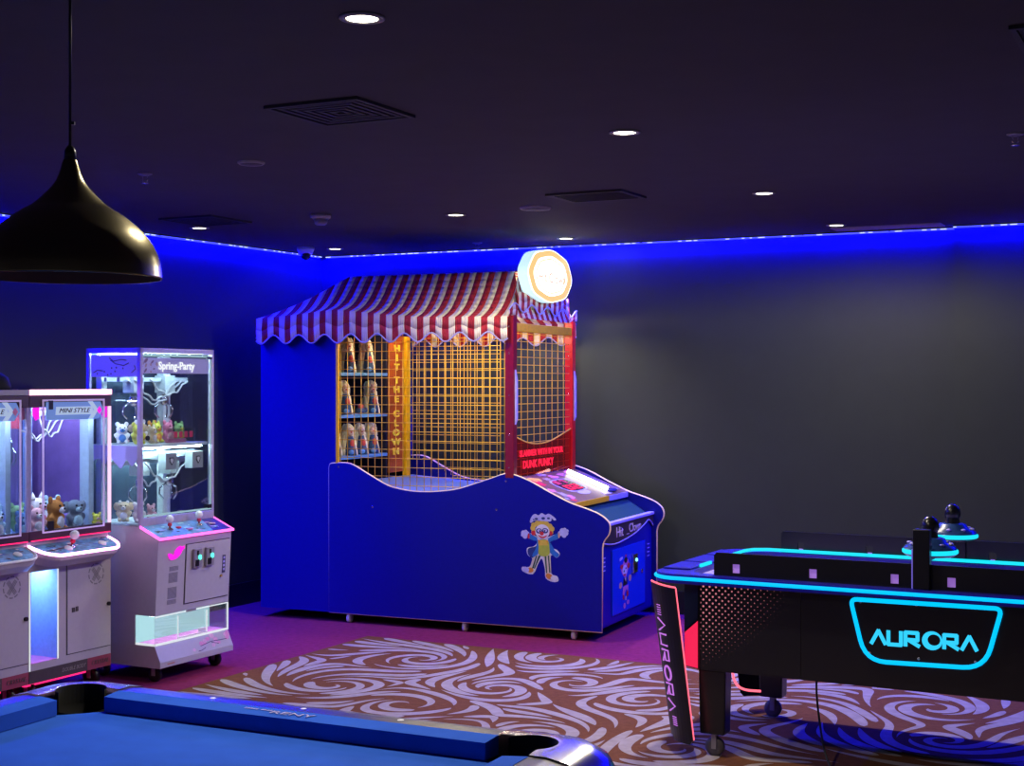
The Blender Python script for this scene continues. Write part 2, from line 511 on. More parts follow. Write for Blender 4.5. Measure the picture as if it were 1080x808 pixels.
vent(1.74, 4.27, .42, .42, -26.8, 'dark vent cut off by the top right edge of the photo')

# ------------------------------------------------------------------ carnival booth
BF = Frame((-1.83, 10.36), -23.7)
booth = thing('carnival_booth', 'blue carnival throwing booth with red and white striped awning, nets and lit round sign', 'game booth', BF.w(0, 0, 0), BF.deg)
D = 1.16
top_prof = [(.60, 1.128), (.746, 1.128), (.89, 1.060), (1.047, .984), (1.18, .955), (1.304, .946), (1.45, .953), (1.595, .974), (1.73, 1.015),
            (1.859, 1.058), (1.93, 1.082), (1.97, 1.088), (2.033, 1.076), (2.137, 1.038), (2.28, .968), (2.422, .905), (2.53, .872), (2.615, .842),
            (2.672, .805), (2.695, .765), (2.688, .715), (2.655, .668), (2.643, .625)]
top_s = crom(top_prof, 5)
low_poly = [(.577, .07), (.577, 1.10), (.585, 1.122)] + list(top_s) + [(2.642, .07)]
near = MB().prism(low_poly, 'xz', -.004, .018).build('side_panel', M['blue'], booth)
MB().tube([(p[0], .004, p[1]) for p in low_poly], .0075, 6, closed=True).build('edge_trim', M['trim_cream'], near)
for u, z in [(.655, 1.105), (.93, .83), (1.955, 1.04), (1.885, .845)]:
    MB().ball((u, -.005, z), (.009, .004, .009), 8).build('screw', M['chrome'], near)
far_poly = [(.0, .07), (.0, 1.128)] + list(top_s) + [(2.642, .07)]
far = MB().prism(far_poly, 'xz', D - .018, D + .004).build('side_panel', M['blue'], booth)
MB().tube([(p[0], D - .007, p[1]) for p in [(.6, 1.128)] + list(top_s) + [(2.642, .07)]], .0085, 6).build('edge_trim', M['trim_cream'], far)
cb = MB()
cb.box(0, .632, 0, .018, .07, 2.08).box(0, .632, D - .018, D, .07, 2.08).box(0, .018, .018, D - .018, .07, 2.08).box(.018, .632, .018, D - .018, 2.062, 2.08)
cb.box(.018, 2.6, .018, D - .018, .07, .088)
cb.build('cabinet', M['blue'], booth)
MB().box(.05, .062, .02, D - .02, .95, 2.06).box(.06, .64, .722, .738, .98, 2.06).box(.065, .63, .0185, .022, .95, 2.06).box(.06, .64, 1.07, 1.085, .98, 2.06).build('backing_board', M['navy'], booth)
for z in (1.775, 1.470, 1.172):
    MB().box(.07, .655, .024, .72, z - .022, z).build('shelf', M['shelf_blue'], booth, bevel=.003)
MB().box(.632, .652, -.003, .016, 1.128, 2.06).build('corner_strip', M['yellow'], booth)
ob = MB().box(.640, .662, .745, .965, 1.02, 2.06).build('letter_board', M['orange'], booth, bevel=.003)
zz = 1.962
for wd_, gap in (('HIT', .028), ('THE', .042), ('CLOWN', 0)):
    for ch in wd_:
        text(ch, .068, M['gold_letter'], 'letter', ob, (.666, .85 - .02 * (1.955 - zz), zz), SIDE_U, .003, 1.9, bold=.003)
        zz -= .0715
    zz -= gap
yp = MB().box(.64, .675, .988, 1.045, .975, 2.06).build('yellow_post', M['yellow'], booth, bevel=.003)
# ball deck sloping down to the gate
dk = MB().add([(.645, .02, .985), (.645, D - .02, .985), (1.975, D - .02, .885), (1.975, .02, .885), (.645, .02, .97), (.645, D - .02, .97), (1.975, D - .02, .87), (1.975, .02, .87)],
              [(3, 2, 1, 0), (4, 5, 6, 7), (0, 1, 5, 4), (1, 2, 6, 5), (2, 3, 7, 6), (3, 0, 4, 7)])
dk.build('ball_deck', M['deck_blue'], booth)
# nets
def prof_z(u):
    for a, b in zip(top_s[:-1], top_s[1:]):
        if a[0] <= u <= b[0] and b[0] > a[0]:
            return a[1] + (b[1] - a[1]) * (u - a[0]) / (b[0] - a[0])
    return 1.128
def side_net(v, name='side_net', ue=1.955):
    mb = MB(); r = .0026
    u = .655
    while u < ue:
        mb.bar((u, v, prof_z(u) - .02), (u, v, 2.06), r, 5); u += .0555
    z = .985
    while z < 2.06:
        segs = []; start = None; k = .65
        while k <= ue:
            ok = prof_z(min(max(k, .6), 2.0)) < z + .02
            if ok and start is None: start = k
            if (not ok or k > ue - .015) and start is not None:
                segs.append((start, k)); start = None
            k += .01
        for a, b in segs: mb.bar((a, v, z), (b if b < 1.9 and b < ue - .03 else min(b, ue - .014), v, z), r, 5)
        z += .0625
    mb.bar((ue - .014, v, prof_z(ue - .014) - .02), (ue - .014, v, 2.06), r * 1.3, 6)
    return mb.build(name, M['net'], booth)
side_net(.028); side_net(D - .03, ue=1.42)
gn = MB(); k = .075
while k < 1.08:
    gn.bar((1.985, k, 1.06), (1.985, k, 2.06), .003, 5); k += .112
k = 1.075
while k < 2.06:
    gn.bar((1.985, .055, k), (1.985, 1.085, k), .0026, 5); k += .0535
gn.build('gate_net', M['net'], booth)
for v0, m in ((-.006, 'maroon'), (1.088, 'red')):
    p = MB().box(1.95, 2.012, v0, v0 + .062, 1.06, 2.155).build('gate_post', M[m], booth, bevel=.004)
    s2 = MB()
    for z in (1.13, 1.35, 1.62, 1.9, 2.08): s2.ball((1.98, v0 - .001, z), (.006, .003, .006), 8)
    s2.build('screw', M['chrome'], p)
    va = v0 + .031
    MB().prism([(2.013, 1.42), (2.026, 1.45), (2.026, 1.72), (2.013, 1.79)], 'xz', va - .012, va + .012).build('light_bar', M['lavender'], p)
MB().box(1.958, 2.006, .056, 1.087, 2.05, 2.108).build('beam', M['yellow'], booth, bevel=.003)
# tinted sheet with red lettering in the gate
top = crom([(.056, 1.338), (.26, 1.292), (.47, 1.275), (.72, 1.292), (1.087, 1.362)], 8)
sheet = MB().prism([(.056, 1.065), (1.087, 1.065)] + [(p[0], p[1]) for p in reversed(top)], 'yz', 1.995, 1.999).build('gate_sheet', M['red_acrylic'], booth)
MB().tube([(1.997, p[0], p[1]) for p in top], .005, 6).build('edge_trim', M['net'], sheet)
M['red_letter'] = glow('red_lit_letter', (1.0, .015, .05), 1.1)
text('SLAMMER WITH IN YOUR', .060, M['red_letter'], 'lettering', sheet, (2.002, .52, 1.215), SIDE_U, .002, 1.15, bold=.002)
text('DUNK PUNKY', .075, M['red_letter'], 'lettering', sheet, (2.002, .455, 1.137), SIDE_U, .002, 1.15, bold=.002)
# awning
V0, V1, UL, UR = -.05, D + .05, -.005, 1.992
RZ, RU0, RU1, RV0, RV1 = 2.476, .57, 1.925, .29, .87
EZ = [(-.1, 2.163), (.03, 2.166), (.35, 2.190), (.65, 2.220), (.80, 2.205), (1.01, 2.181), (1.31, 2.155), (2.1, 2.143)]
def ez(u):
    for a, b in zip(EZ[:-1], EZ[1:]):
        if a[0] <= u <= b[0]: return a[1] + (b[1] - a[1]) * (u - a[0]) / (b[0] - a[0])
    return 2.143
def slope_z(t, e, k=.13): return RZ + (e - RZ) * (t + k * math.sin(PI * t))
def hipL(t): return RU0 + (UL - RU0) * t
def hipR(t): return RU1 + (UR - RU1) * t
ST = .0485
aw = MB(); T = 10
def t_start(u):
    if u < RU0: return (RU0 - u) / (RU0 - UL)
    if u > RU1: return (u - RU1) / (UR - RU1)
    return 0.
def near_pt(u, t, side):
    tt = max(t, 0)
    v = RV0 + (V0 - RV0) * tt if side == 0 else RV1 + (V1 - RV1) * tt
    k = max(0., min(1., (u - hipL(tt)) / .35, (hipR(tt) - u) / .12))
    return (u, v, slope_z(tt, ez(u), .13 + .07 * k))
def cols(u0, u1, st, off_=0.):
    k = math.floor((u0 - off_) / st); out = []
    while off_ + k * st < u1 - 1e-6:
        a = max(u0, off_ + k * st); b = min(u1, off_ + (k + 1) * st)
        if b - a > 1e-4: out.append((a, b, k % 2))
        k += 1
    return out
for side in (0, 1):
    for a, b, c in cols(UL, UR, ST):
        ta, tb = t_start(a), t_start(b)
        for i in range(T):
            f0, f1 = i / T, (i + 1) / T
            q = [near_pt(a, ta + (1 - ta) * f0, side), near_pt(b, tb + (1 - tb) * f0, side), near_pt(b, tb + (1 - tb) * f1, side), near_pt(a, ta + (1 - ta) * f1, side)]
            aw.add(q if side else q[::-1], [(0, 1, 2, 3)], c, True)
for end in (0, 1):
    for a, b, c in cols(V0, V1, ST, .01):
        def ts(v):
            if v < RV0: return (RV0 - v) / (RV0 - V0)
            if v > RV1: return (v - RV1) / (V1 - RV1)
            return 0.
        ta, tb = ts(a), ts(b)
        for i in range(T):
            f0, f1 = i / T, (i + 1) / T
            def ep(v, t):
                u = hipL(t) if end == 0 else hipR(t)
                return (u, v, slope_z(t, ez(u)))
            q = [ep(a, ta + (1 - ta) * f0), ep(b, tb + (1 - tb) * f0), ep(b, tb + (1 - tb) * f1), ep(a, ta + (1 - ta) * f1)]
            aw.add(q[::-1] if end else q, [(0, 1, 2, 3)], c, True)
for a, b, c in cols(RU0, RU1, ST):
    aw.add([(a, RV0, RZ), (b, RV0, RZ), (b, RV1, RZ), (a, RV1, RZ)], [(0, 1, 2, 3)], c)
awn = aw.build('awning', [M['awn_cream'], M['awn_red']], booth)
so = awn.modifiers.new('thick', 'SOLIDIFY'); so.thickness = .003; so.offset = -1
SCP = .213
def scal(x, x0): return 2.014 - .031 * math.cos(2 * PI * (x - x0) / SCP)
def valance(fn, x0, x1, top, bot, off_=0., name='valance'):
    mb = MB(); rim = []
    for a, b, c in cols(x0, x1, ST, off_):
        n = 3
        for i in range(n):
            p, q = a + (b - a) * i / n, a + (b - a) * (i + 1) / n
            zp0, zq0, zp1, zq1 = top(p), top(q), bot(p), bot(q)
            zm_p, zm_q = zp0 * .5 + zp1 * .5, zq0 * .5 + zq1 * .5
            mb.add([fn(p, 0) + (zp0,), fn(q, 0) + (zq0,), fn(q, 1) + (zm_q,), fn(p, 1) + (zm_p,)], [(0, 1, 2, 3)], c, True)
            mb.add([fn(p, 1) + (zm_p,), fn(q, 1) + (zm_q,), fn(q, 0) + (zq1,), fn(p, 0) + (zp1,)], [(0, 1, 2, 3)], c, True)
            rim.append(fn(p, 0) + (zp1,))
    rim.append(fn(x1, 0) + (bot(x1),))
    o = mb.build(name, [M['awn_cream'], M['awn_red']], awn)
    s_ = o.modifiers.new('thick', 'SOLIDIFY'); s_.thickness = .002
    MB().tube(rim, .0055, 6).build('piping', M['piping'], awn)
wav = lambda x: .003 * math.sin(x * 27)
valance(lambda x, k: (x, V0 - .004 - k * (.004 + wav(x))), UL, UR, ez, lambda x: scal(x, .25))
valance(lambda x, k: (x, V1 + .004), UL, UR, ez, lambda x: scal(x, .17))
valance(lambda x, k: (UL - .003, x), V0, V1, lambda x: ez(0), lambda x: scal(x, .1), .01)
valance(lambda x, k: (UR + .006 + k * .003, x), V0, V1, lambda x: 2.32 if .1 < x < 1.05 else 2.16, lambda x: 2.212 - .028 * math.cos(2 * PI * (x - .2) / .29), .01)
MB().box(.64, .70, .53, .63, 2.085, 2.125).box(1.87, 1.90, .55, .61, 2.085, 2.115).build('lamp_housing', M['white_plain'], booth)
M['booth_lamp'] = glow('booth_lamp', (1.0, .84, .52), 75.0)
MB().tube([(.70, .58, 2.10), (1.87, .58, 2.10)], .016, 10).build('lamp_tube', M['booth_lamp'], booth)
# sign
M['sign_face'] = glow('sign_face', (1.0, .97, .90), 2.4)
M['sign_ring'] = glow('sign_ring', (1.0, .66, .25), .98)
M['sign_side'] = mat('sign_side', (.55, .78, .80), .4, em=(.66, .95, 1.0), es=.9)
sg = thing('x', None, None); bpy.data.objects.remove(sg)
def sign_outline(a, b, k=1., n=96):
    out = []
    for i in range(n):
        th = 2 * PI * i / n
        w = 1 + .018 * math.cos(8 * th + .4)
        c, s_ = math.cos(th), math.sin(th)
        ex = 2 / 2.15
        out.append((k * a * w * math.copysign(abs(c) ** ex, c), k * b * w * math.copysign(abs(s_) ** ex, s_)))
    return out
SC = (.535, 2.452); SA, SB = .405, .183
sign = MB().prism([(SC[0] + x, SC[1] + y) for x, y in sign_outline(SA, SB)], 'yz', 1.985, 2.06, sm=True).build('sign', M['sign_side'], booth)
def ring(k0, k1, x, m, name):
    a = sign_outline(SA, SB, k0); b = sign_outline(SA, SB, k1); n = len(a)
    mb = MB()
    vs = [(x, SC[0] + p[0], SC[1] + p[1]) for p in a] + [(x, SC[0] + p[0], SC[1] + p[1]) for p in b]
    mb.add(vs, [(i, (i + 1) % n, n + (i + 1) % n, n + i) for i in range(n)])
    mb.build(name, m, sign)
MB().flat([(SC[0] + x, SC[1] + y) for x, y in sign_outline(SA, SB, .995)], 'yz', 2.0615).build('sign_face', M['sign_face'], sign)
ring(.965, .76, 2.063, M['sign_ring'], 'ring')
ring(.66, .62, 2.063, M['sign_ring'], 'ring')
M['faint'] = glow('faint_letter', (.95, .50, .36), .85)
text('Hit Clown', .10, M['faint'], 'lettering', sign, (2.063, SC[0] + .03, SC[1] - .015), SIDE_U, .0008, 1.2)
MB().box(1.955, 1.985, .25, .30, 2.29, 2.42).box(1.955, 1.985, .78, .83, 2.29, 2.42).build('sign_bracket', M['grey'], sign)
# control panel with artwork, sloping down to the player
P0, P1 = Vector((2.012, 0, 1.062)), Vector((2.425, 0, .905))
pd = (P1 - P0); pn = Vector((-pd.z, 0, pd.x)).normalized()
def cp(s_, v, h=0.):
    p = P0 + pd * s_ + pn * h
    return (p.x, v, p.z)
def slab(mb, s0, s1, v0, v1, h0, h1, mi=0):
    v = [cp(s0, v0, h0), cp(s1, v0, h0), cp(s1, v1, h0), cp(s0, v1, h0), cp(s0, v0, h1), cp(s1, v0, h1), cp(s1, v1, h1), cp(s0, v1, h1)]
    return mb.add(v, [(3, 2, 1, 0), (4, 5, 6, 7), (0, 1, 5, 4), (1, 2, 6, 5), (2, 3, 7, 6), (3, 0, 4, 7)], mi)
panel = slab(MB(), 0, 1, .020, D - .022, -.028, 0).build('control_panel', M['panel_brown'], booth)
def cpoly(pts, h, m, name, par=None):
    return MB().add([cp(a, b, h) for a, b in pts], [tuple(range(len(pts)))]).build(name, m, par or panel)
def cell(cs, cvv, rs, rv, n=28, ex=1.):
    return [(cs + rs * math.copysign(abs(math.cos(2 * PI * i / n)) ** ex, math.cos(2 * PI * i / n)), cvv + rv * math.copysign(abs(math.sin(2 * PI * i / n)) ** ex, math.sin(2 * PI * i / n))) for i in range(n)]
cpoly(cell(.48, .50, .23, .20, ex=.6), .0015, M['lavender'], 'display_rim')
ds = cpoly(cell(.48, .50, .205, .18, ex=.6), .0025, mat('display_dark', (.03, .02, .05), .2), 'display')
M['digit'] = glow('red_digit', (1.0, .02, .12), 1.3)
M['pink_lit'] = glow('pink_lit', (.95, .08, .42), .8)
def seg_digit(cs, cvv, segs, m, sc=1.):
    mb = MB(); w, h, t = .052 * sc, .085 * sc, .016
    S_ = {'a': (-h, -h + t * 2, -w, w), 'g': (-t, t, -w, w), 'd': (h - t * 2, h, -w, w), 'f': (-h, 0, -w, -w + .03), 'b': (-h, 0, w - .03, w), 'e': (0, h, -w, -w + .03), 'c': (0, h, w - .03, w)}
    for c in segs:
        a, b, e, f = S_[c]
        slab(mb, cs + a, cs + b, cvv + e, cvv + f, .003, .005)
    mb.build('digit', m, ds)
seg_digit(.56, .43, 'abcdef', M['digit']); seg_digit(.56, .56, 'abged', M['digit'])
seg_digit(.36, .40, 'afgcd', M['pink_lit'], .7); seg_digit(.36, .52, 'abc', M['pink_lit'], .7)
cpoly(cell(.76, .50, .075, .10), .0015, M['lavender'], 'button_print')
cpoly(cell(.90, .80, .06, .10), .0015, M['lavender'], 'button_print')
M['art_red'] = mat('art_red', (.75, .02, .08), .4)
M['art_pink'] = mat('art_pink', (.70, .22, .50), .4)
M['art_grey'] = mat('art_grey', (.40, .36, .48), .4)
M['art_yellow'] = mat('art_yellow', (.8, .5, .1), .4)
rnd = random.Random(4)
arts = MB()
def splash(cs, cvv, rs, rv, mi):
    n = 14; pts = []
    for i in range(n):
        th = 2 * PI * i / n; k = rnd.uniform(.45, 1.1)
        pts.append(cp(cs + rs * k * math.cos(th), cvv + rv * k * math.sin(th), .0018 + .0004 * mi))
    arts.add(pts, [tuple(range(n))], mi)
for cs, cvv, rs, rv, mi in [(.30, .16, .16, .10, 0), (.16, .20, .10, .09, 3), (.22, .10, .10, .05, 0), (.55, .12, .10, .06, 1), (.72, .14, .10, .06, 2), (.84, .18, .08, .07, 1), (.93, .12, .05, .05, 0),
                             (.12, .72, .09, .09, 1), (.08, .90, .08, .10, 1), (.05, .45, .05, .10, 2), (.16, .55, .07, .08, 1), (.2, .38, .05, .06, 2), (.86, .07, .05, .04, 2)]:
    splash(cs, cvv, rs, rv, mi)
arts.build('artwork', [M['art_red'], M['art_pink'], M['art_grey'], M['art_yellow']], panel)
M['tube_white'] = glow('white_tube', (1.0, .93, .80), 6.0)
MB().tube([cp(.12, .845, .02), cp(.86, .845, .02)], .016, 10).build('light_tube', M['tube_white'], panel)
MB().ball(cp(.90, .90, .012), (.035, .06, .014), 12).build('button', mat('navy_button', (.02, .02, .2), .2), panel)
slab(MB(), .12, .9, .92, 1.1, .001, .004).build('print_strip', mat('mauve_strip', (.20, .12, .20), .4), panel)
MB().box(2.418, 2.432, .03, .72, .868, .904).build('fascia', M['yellow'], panel)
MB().box(2.418, 2.434, .72, 1.12, .868, .904).build('fascia_end', M['lavender'], panel)
# ball trough and front
MB().add([(2.40, .02, .86), (2.40, D - .02, .86), (2.60, D - .02, .735), (2.60, .02, .735)], [(0, 1, 2, 3)]).build('ball_trough', M['green_felt'], booth)
MB().box(2.39, 2.402, .02, D - .02, .84, .905).build('trough_back', M['blue'], booth)
fp = MB().box(2.588, 2.608, .02, D - .02, .085, .76).build('front_panel', M['blue'], booth)
sb = crom([(.022, .655), (.15, .628), (.32, .615), (.52, .625), (.74, .650), (.93, .690), (1.02, .715), (1.08, .700), (1.137, .665)], 6)
hd = MB().prism([(.022, .745)] + [(p[0], p[1]) for p in sb] + [(1.137, .745)], 'yz', 2.609, 2.622).build('header_board', M['header_brown'], booth)
MB().tube([(2.620, p[0], p[1]) for p in sb], .006, 6).build('edge_trim', M['piping'], hd)
MB().box(2.585, 2.630, .02, D - .02, .745, .765).build('header_cap', M['lavender'], hd, bevel=.004)
M['cream_letter'] = mat('cream_letter', (.72, .58, .62), .5)
text('Hit', .100, M['cream_letter'], 'lettering', hd, (2.624, .40, .685), SIDE_U, .0015, 1.15)
text('_Clown', .085, M['cream_letter'], 'lettering', hd, (2.624, .70, .692), SIDE_U, .0015, 1.15)
door = MB().box(2.609, 2.617, .275, .965, .13, .575).build('coin_door', M['blue_door'], booth, bevel=.003)
MB().box(2.618, 2.634, .665, .755, .375, .505).build('coin_slot', M['chrome'], door, bevel=.003)
MB().box(2.635, 2.640, .70, .735, .39, .44).build('coin_return', M['black'], door)
M['cyan_lamp'] = glow('cyan_lamp', (.25, .85, 1.0), 2.0)
MB().ball((2.636, .725, .462), (.006, .016, .013), 8).build('coin_lamp', M['cyan_lamp'], door)
MB().lathe([(.016, 2.617), (.016, 2.624), (.0001, 2.626)], 14, (0, .885, .365), axis='x').build('lock', M['chrome'], door)
vt = MB()
for v0 in (.10, 1.035):
    for i in range(4): vt.box(2.6085, 2.611, v0, v0 + .05, .45 + .028 * i, .457 + .028 * i)
vt.build('louvre', M['lavender'], fp)
# clown stickers (flat prints)
CM = {k: mat('sticker_' + k, c, .4) for k, c in dict(white=(.66, .62, .74), lav=(.42, .40, .74), blue=(.02, .14, .48), dblue=(.015, .03, .18), yellow=(.62, .42, .06), orange=(.62, .22, .04), red=(.55, .02, .03),
                                                      green=(.38, .42, .05), dgreen=(.02, .07, .05), cream=(.60, .50, .42), skin=(.62, .36, .22), pink=(.55, .16, .42), black=(.01, .01, .015)).items()}
def sticker(shapes, fn, root, name, lift, names=None):
    mb = MB(); mats = []; idx = {}
    for li, (mk, pts) in enumerate(shapes):
        if mk not in idx: idx[mk] = len(mats); mats.append(CM[mk])
        mb.add([fn(x, y, lift * (li + 1)) for x, y in pts], [tuple(range(len(pts)))], idx[mk])
    return mb.build(name, mats, root)
def el(cx, cy, rx, ry, n=18, rot=0):
    c, s_ = math.cos(R(rot)), math.sin(R(rot))
    return [(cx + rx * math.cos(2 * PI * i / n) * c - ry * math.sin(2 * PI * i / n) * s_, cy + rx * math.cos(2 * PI * i / n) * s_ + ry * math.sin(2 * PI * i / n) * c) for i in range(n)]
clown = []
A = clown.append
A(('white', crom([(262, 300), (330, 370), (300, 425), (235, 445), (240, 510), (285, 548), (255, 625), (190, 628), (192, 672), (290, 694), (340, 590), (375, 540), (405, 640), (412, 725), (480, 758), (532, 745), (520, 700), (462, 672), (462, 505), (515, 525), (545, 490), (520, 450), (470, 430), (445, 380), (540, 335), (510, 300), (430, 330), (330, 330)], 3, True)))
for x, y, r in [(200, 300, 24), (215, 335, 22), (190, 322, 16), (235, 305, 22), (222, 285, 16), (570, 265, 26), (600, 285, 26), (585, 308, 22), (550, 290, 24), (592, 250, 16), (615, 262, 14)]:
    A(('lav', el(x, y, r, r)))
A(('blue', [(262, 305), (330, 340), (335, 372), (300, 370), (248, 352)]))
A(('blue', [(520, 290), (430, 345), (445, 378), (540, 335)]))
A(('red', el(250, 328, 10, 26))); A(('skin', el(538, 308, 9, 26)))
A(('dblue', crom([(300, 430), (245, 450), (245, 505), (290, 540), (330, 500), (345, 420)], 4, True)))
A(('blue', crom([(330, 372), (352, 370), (345, 480), (305, 535), (285, 510), (320, 440)], 4, True)))
A(('blue', crom([(432, 360), (462, 392), (500, 455), (540, 490), (515, 520), (455, 480), (440, 420)], 4, True)))
A(('cream', [(290, 535), (335, 505), (345, 520), (292, 642), (262, 630)])); A(('dgreen', [(318, 520), (332, 510), (300, 635), (280, 640)])); A(('dgreen', [(345, 512), (368, 508), (310, 640), (300, 640)]))
A(('cream', [(392, 512), (458, 500), (464, 675), (415, 682)])); A(('dgreen', [(402, 512), (418, 512), (428, 672), (416, 680)])); A(('dgreen', [(432, 508), (444, 506), (458, 668), (446, 672)]))
A(('green', crom([(345, 365), (432, 362), (450, 440), (446, 495), (395, 518), (346, 500), (345, 430)], 4, True)))
A(('yellow', [(350, 365), (428, 362), (436, 410), (345, 415)])); A(('orange', [(338, 360), (362, 362), (352, 408)])); A(('orange', [(416, 360), (434, 360), (432, 405)]))
A(('orange', el(265, 655, 32, 24))); A(('lav', el(222, 652, 34, 26, rot=18)))
A(('orange', el(445, 705, 34, 26, rot=25))); A(('white', el(495, 728, 38, 25, rot=20)))
for x, y, r in [(290, 250, 24), (300, 285, 24), (300, 222, 26), (335, 205, 28), (375, 198, 28), (415, 203, 28), (450, 225, 26), (470, 250, 26), (462, 285, 22)]:
    A(('yellow', el(x, y, r, r)))
A(('red', el(298, 296, 22, 24))); A(('red', el(462, 292, 16, 22)))
A(('white', el(382, 280, 68, 70)))
A(('dblue', el(350, 275, 30, 26))); A(('dblue', el(408, 270, 30, 26))); A(('lav', el(352, 272, 20, 15))); A(('lav', el(408, 267, 20, 15))); A(('black', el(360, 276, 7, 9))); A(('black', el(402, 272, 7, 9)))
A(('red', el(376, 298, 20, 19))); A(('red', crom([(340, 312), (382, 328), (428, 312), (405, 338), (368, 342)], 3, True)))
A(('lav', crom([(278, 200), (262, 190), (280, 140), (312, 112), (345, 125), (375, 102), (412, 118), (442, 105), (485, 130), (512, 158), (495, 168), (470, 150), (455, 180), (330, 175), (295, 185)], 4, True)))
for x, y, r in [(325, 160, 16), (390, 152, 18), (440, 150, 14), (300, 168, 9)]: A(('dblue', el(x, y, r, r * .7)))
sticker(clown, lambda x, y, h: (2.068 + (x - 178) / 450 * .341, -.0045 - h, .836 - (y - 100) / 665 * .461), near, 'clown_sticker', .00007)
c2 = []
A = c2.append
A(('pink', crom([(165, 205), (190, 150), (205, 180), (232, 160), (250, 240), (235, 300), (205, 380), (165, 340), (140, 250)], 4, True)))
A(('black', el(205, 165, 22, 38))); A(('red', el(205, 110, 12, 16)))
A(('red', el(150, 235, 20, 30))); A(('red', el(243, 245, 20, 36))); A(('white', el(192, 285, 32, 66))); A(('black', el(182, 298, 9, 14))); A(('black', el(206, 268, 8, 12))); A(('red', el(188, 345, 18, 12)))
A(('skin', el(135, 460, 20, 42))); A(('skin', el(260, 405, 20, 42))); A(('black', [(172, 385), (222, 380), (225, 470), (168, 480)])); A(('cream', [(185, 385), (210, 383), (205, 440)]))
A(('pink', [(165, 490), (238, 482), (235, 560), (205, 530), (182, 600), (162, 590)])); A(('red', [(162, 590), (186, 596), (182, 650), (165, 645)])); A(('red', [(212, 560), (238, 556), (238, 622), (216, 628)]))
A(('cream', [(195, 620), (212, 615), (210, 665), (196, 668)])); A(('pink', el(186, 730, 16, 38))); A(('pink', el(232, 700, 18, 28))); A(('lav', [(120, 120), (160, 105), (162, 140), (122, 160)]))
sticker(c2, lambda x, y, h: (2.6175 + h, .30 + (x - 50) / 410 * .64, .56 - (y - 20) / 780 * .43), door, 'clown_sticker', .00007)
# casters
M['wheel'] = mat('caster_wheel', (.10, .09, .12), .5)
def caster(parent, u, v, h, m=None, axis='x'):
    c = MB().box(u - .022, u + .022, v - .022, v + .022, h - .006, h + .002)
    c.box(u - .020, u - .015, v - .012, v + .012, h * .4, h - .004).box(u + .015, u + .020, v - .012, v + .012, h * .4, h - .004)
    c = c.build('caster', M['grey'], parent)
    r = h * .47
    MB().lathe([(r * .6, -.013), (r, -.011), (r, .011), (r * .6, .013)], 18, (u, v, r), axis='x').build('wheel', M['wheel'] if m is None else m, c)
for u in (.72, 1.63, 2.43):
    for v in (.045, 1.10): caster(booth, u, v, .07, M['white_plain'])

# long-haired clown dolls standing on the booth shelves
M['fur'] = mat('cream_fur', (.92, .78, .48), .9, var=.25, scale=60)
M['doll_face'] = mat('doll_face', (.75, .50, .32), .6)
M['doll_blue'] = mat('doll_blue', (.03, .07, .16), .8, var=.4, scale=60)
M['doll_red'] = mat('doll_red', (.60, .08, .06), .8)
def doll(u, v, z, h, label, seed, fat=1.):
    x, y, _ = BF.w(u, v, z)
    fat = fat * 1.12
    t = thing('clown_doll', label, 'doll', (x, y, z + .001), BF.deg - 38, 'long haired clown dolls on the booth shelves')
    rn = random.Random(seed)
    hair = MB()
    hair.lathe([(.066 * fat, 0), (.064 * fat, h * .12), (.050 * fat, h * .42), (.038 * fat, h * .66), (.040 * fat, h * .78), (.032 * fat, h * .92), (.015, h * .99), (.0001, h)], 18, (-.012, 0, 0))
    for i in range(150):
        th = rn.uniform(0, 2 * PI); zz_ = rn.uniform(.08, .98) * h
        r = .058 * fat * (1 - .45 * zz_ / h)
        a = Vector((-.012 + r * .85 * math.cos(th), r * .85 * math.sin(th), zz_))
        if math.cos(th) > .55 and zz_ < h * .80: continue
        l = rn.uniform(.03, .06)
        b = a + Vector((math.cos(th) * l * .35, math.sin(th) * l * .35, -min(l * .8, a.z - .004)))
        hair.tube([a, (a + b) / 2 + Vector((math.cos(th), math.sin(th), 0)) * .004, b], .006, 4, taper=[1, .8, .1])
    hair.build('hair', M['fur'], t)
    MB().ball((.030, 0, h * .74), (.022, .024, .034), 12).ball((.052, 0, h * .73), .007, 8, 1).ball((.046, .010, h * .77), .004, 6, 2).ball((.046, -.010, h * .77), .004, 6, 2).build('face', [M['doll_face'], M['doll_red'], M['black']], t)
    MB().lathe([(.046, 0), (.042, h * .2), (.030, h * .42), (.020, h * .60)], 14, (.034, 0, 0)).ball((.060, .004, h * .36), (.014, .020, .032), 10, 1).ball((.072, -.008, h * .10), (.014, .022, .020), 10, 2).build('dress', [M['doll_blue'], M['doll_red'], M['shelf_blue']], t)
    return t
for k, (u, v, z, h, lb) in enumerate([
    (.56, .28, 1.775, .262, 'cream haired clown doll on the top booth shelf, nearer the blue side panel'),
    (.57, .545, 1.775, .262, 'cream haired clown doll on the top booth shelf, nearer the orange board'),
    (.57, .215, 1.470, .250, 'pinkish clown doll on the middle booth shelf beside the yellow corner strip'),
    (.57, .615, 1.470, .250, 'cream haired clown doll on the middle booth shelf nearest the orange board'),
    (.55, .100, 1.172, .225, 'clown doll on the bottom booth shelf half hidden by the yellow corner strip'),
    (.57, .285, 1.172, .232, 'clown doll on the bottom booth shelf, farthest left of the three fully seen'),
    (.57, .445, 1.172, .232, 'clown doll in the middle of the three fully seen on the bottom booth shelf'),
    (.57, .615, 1.172, .232, 'clown doll on the bottom booth shelf nearest the orange board')]):
    doll(u, v, z, h, lb, k + 20)
x, y, _ = BF.w(.60, .405, 1.47)
t = thing('toy_figure', 'small slumped toy between the two clown dolls on the middle booth shelf', 'toy', (x, y, 1.471), BF.deg)
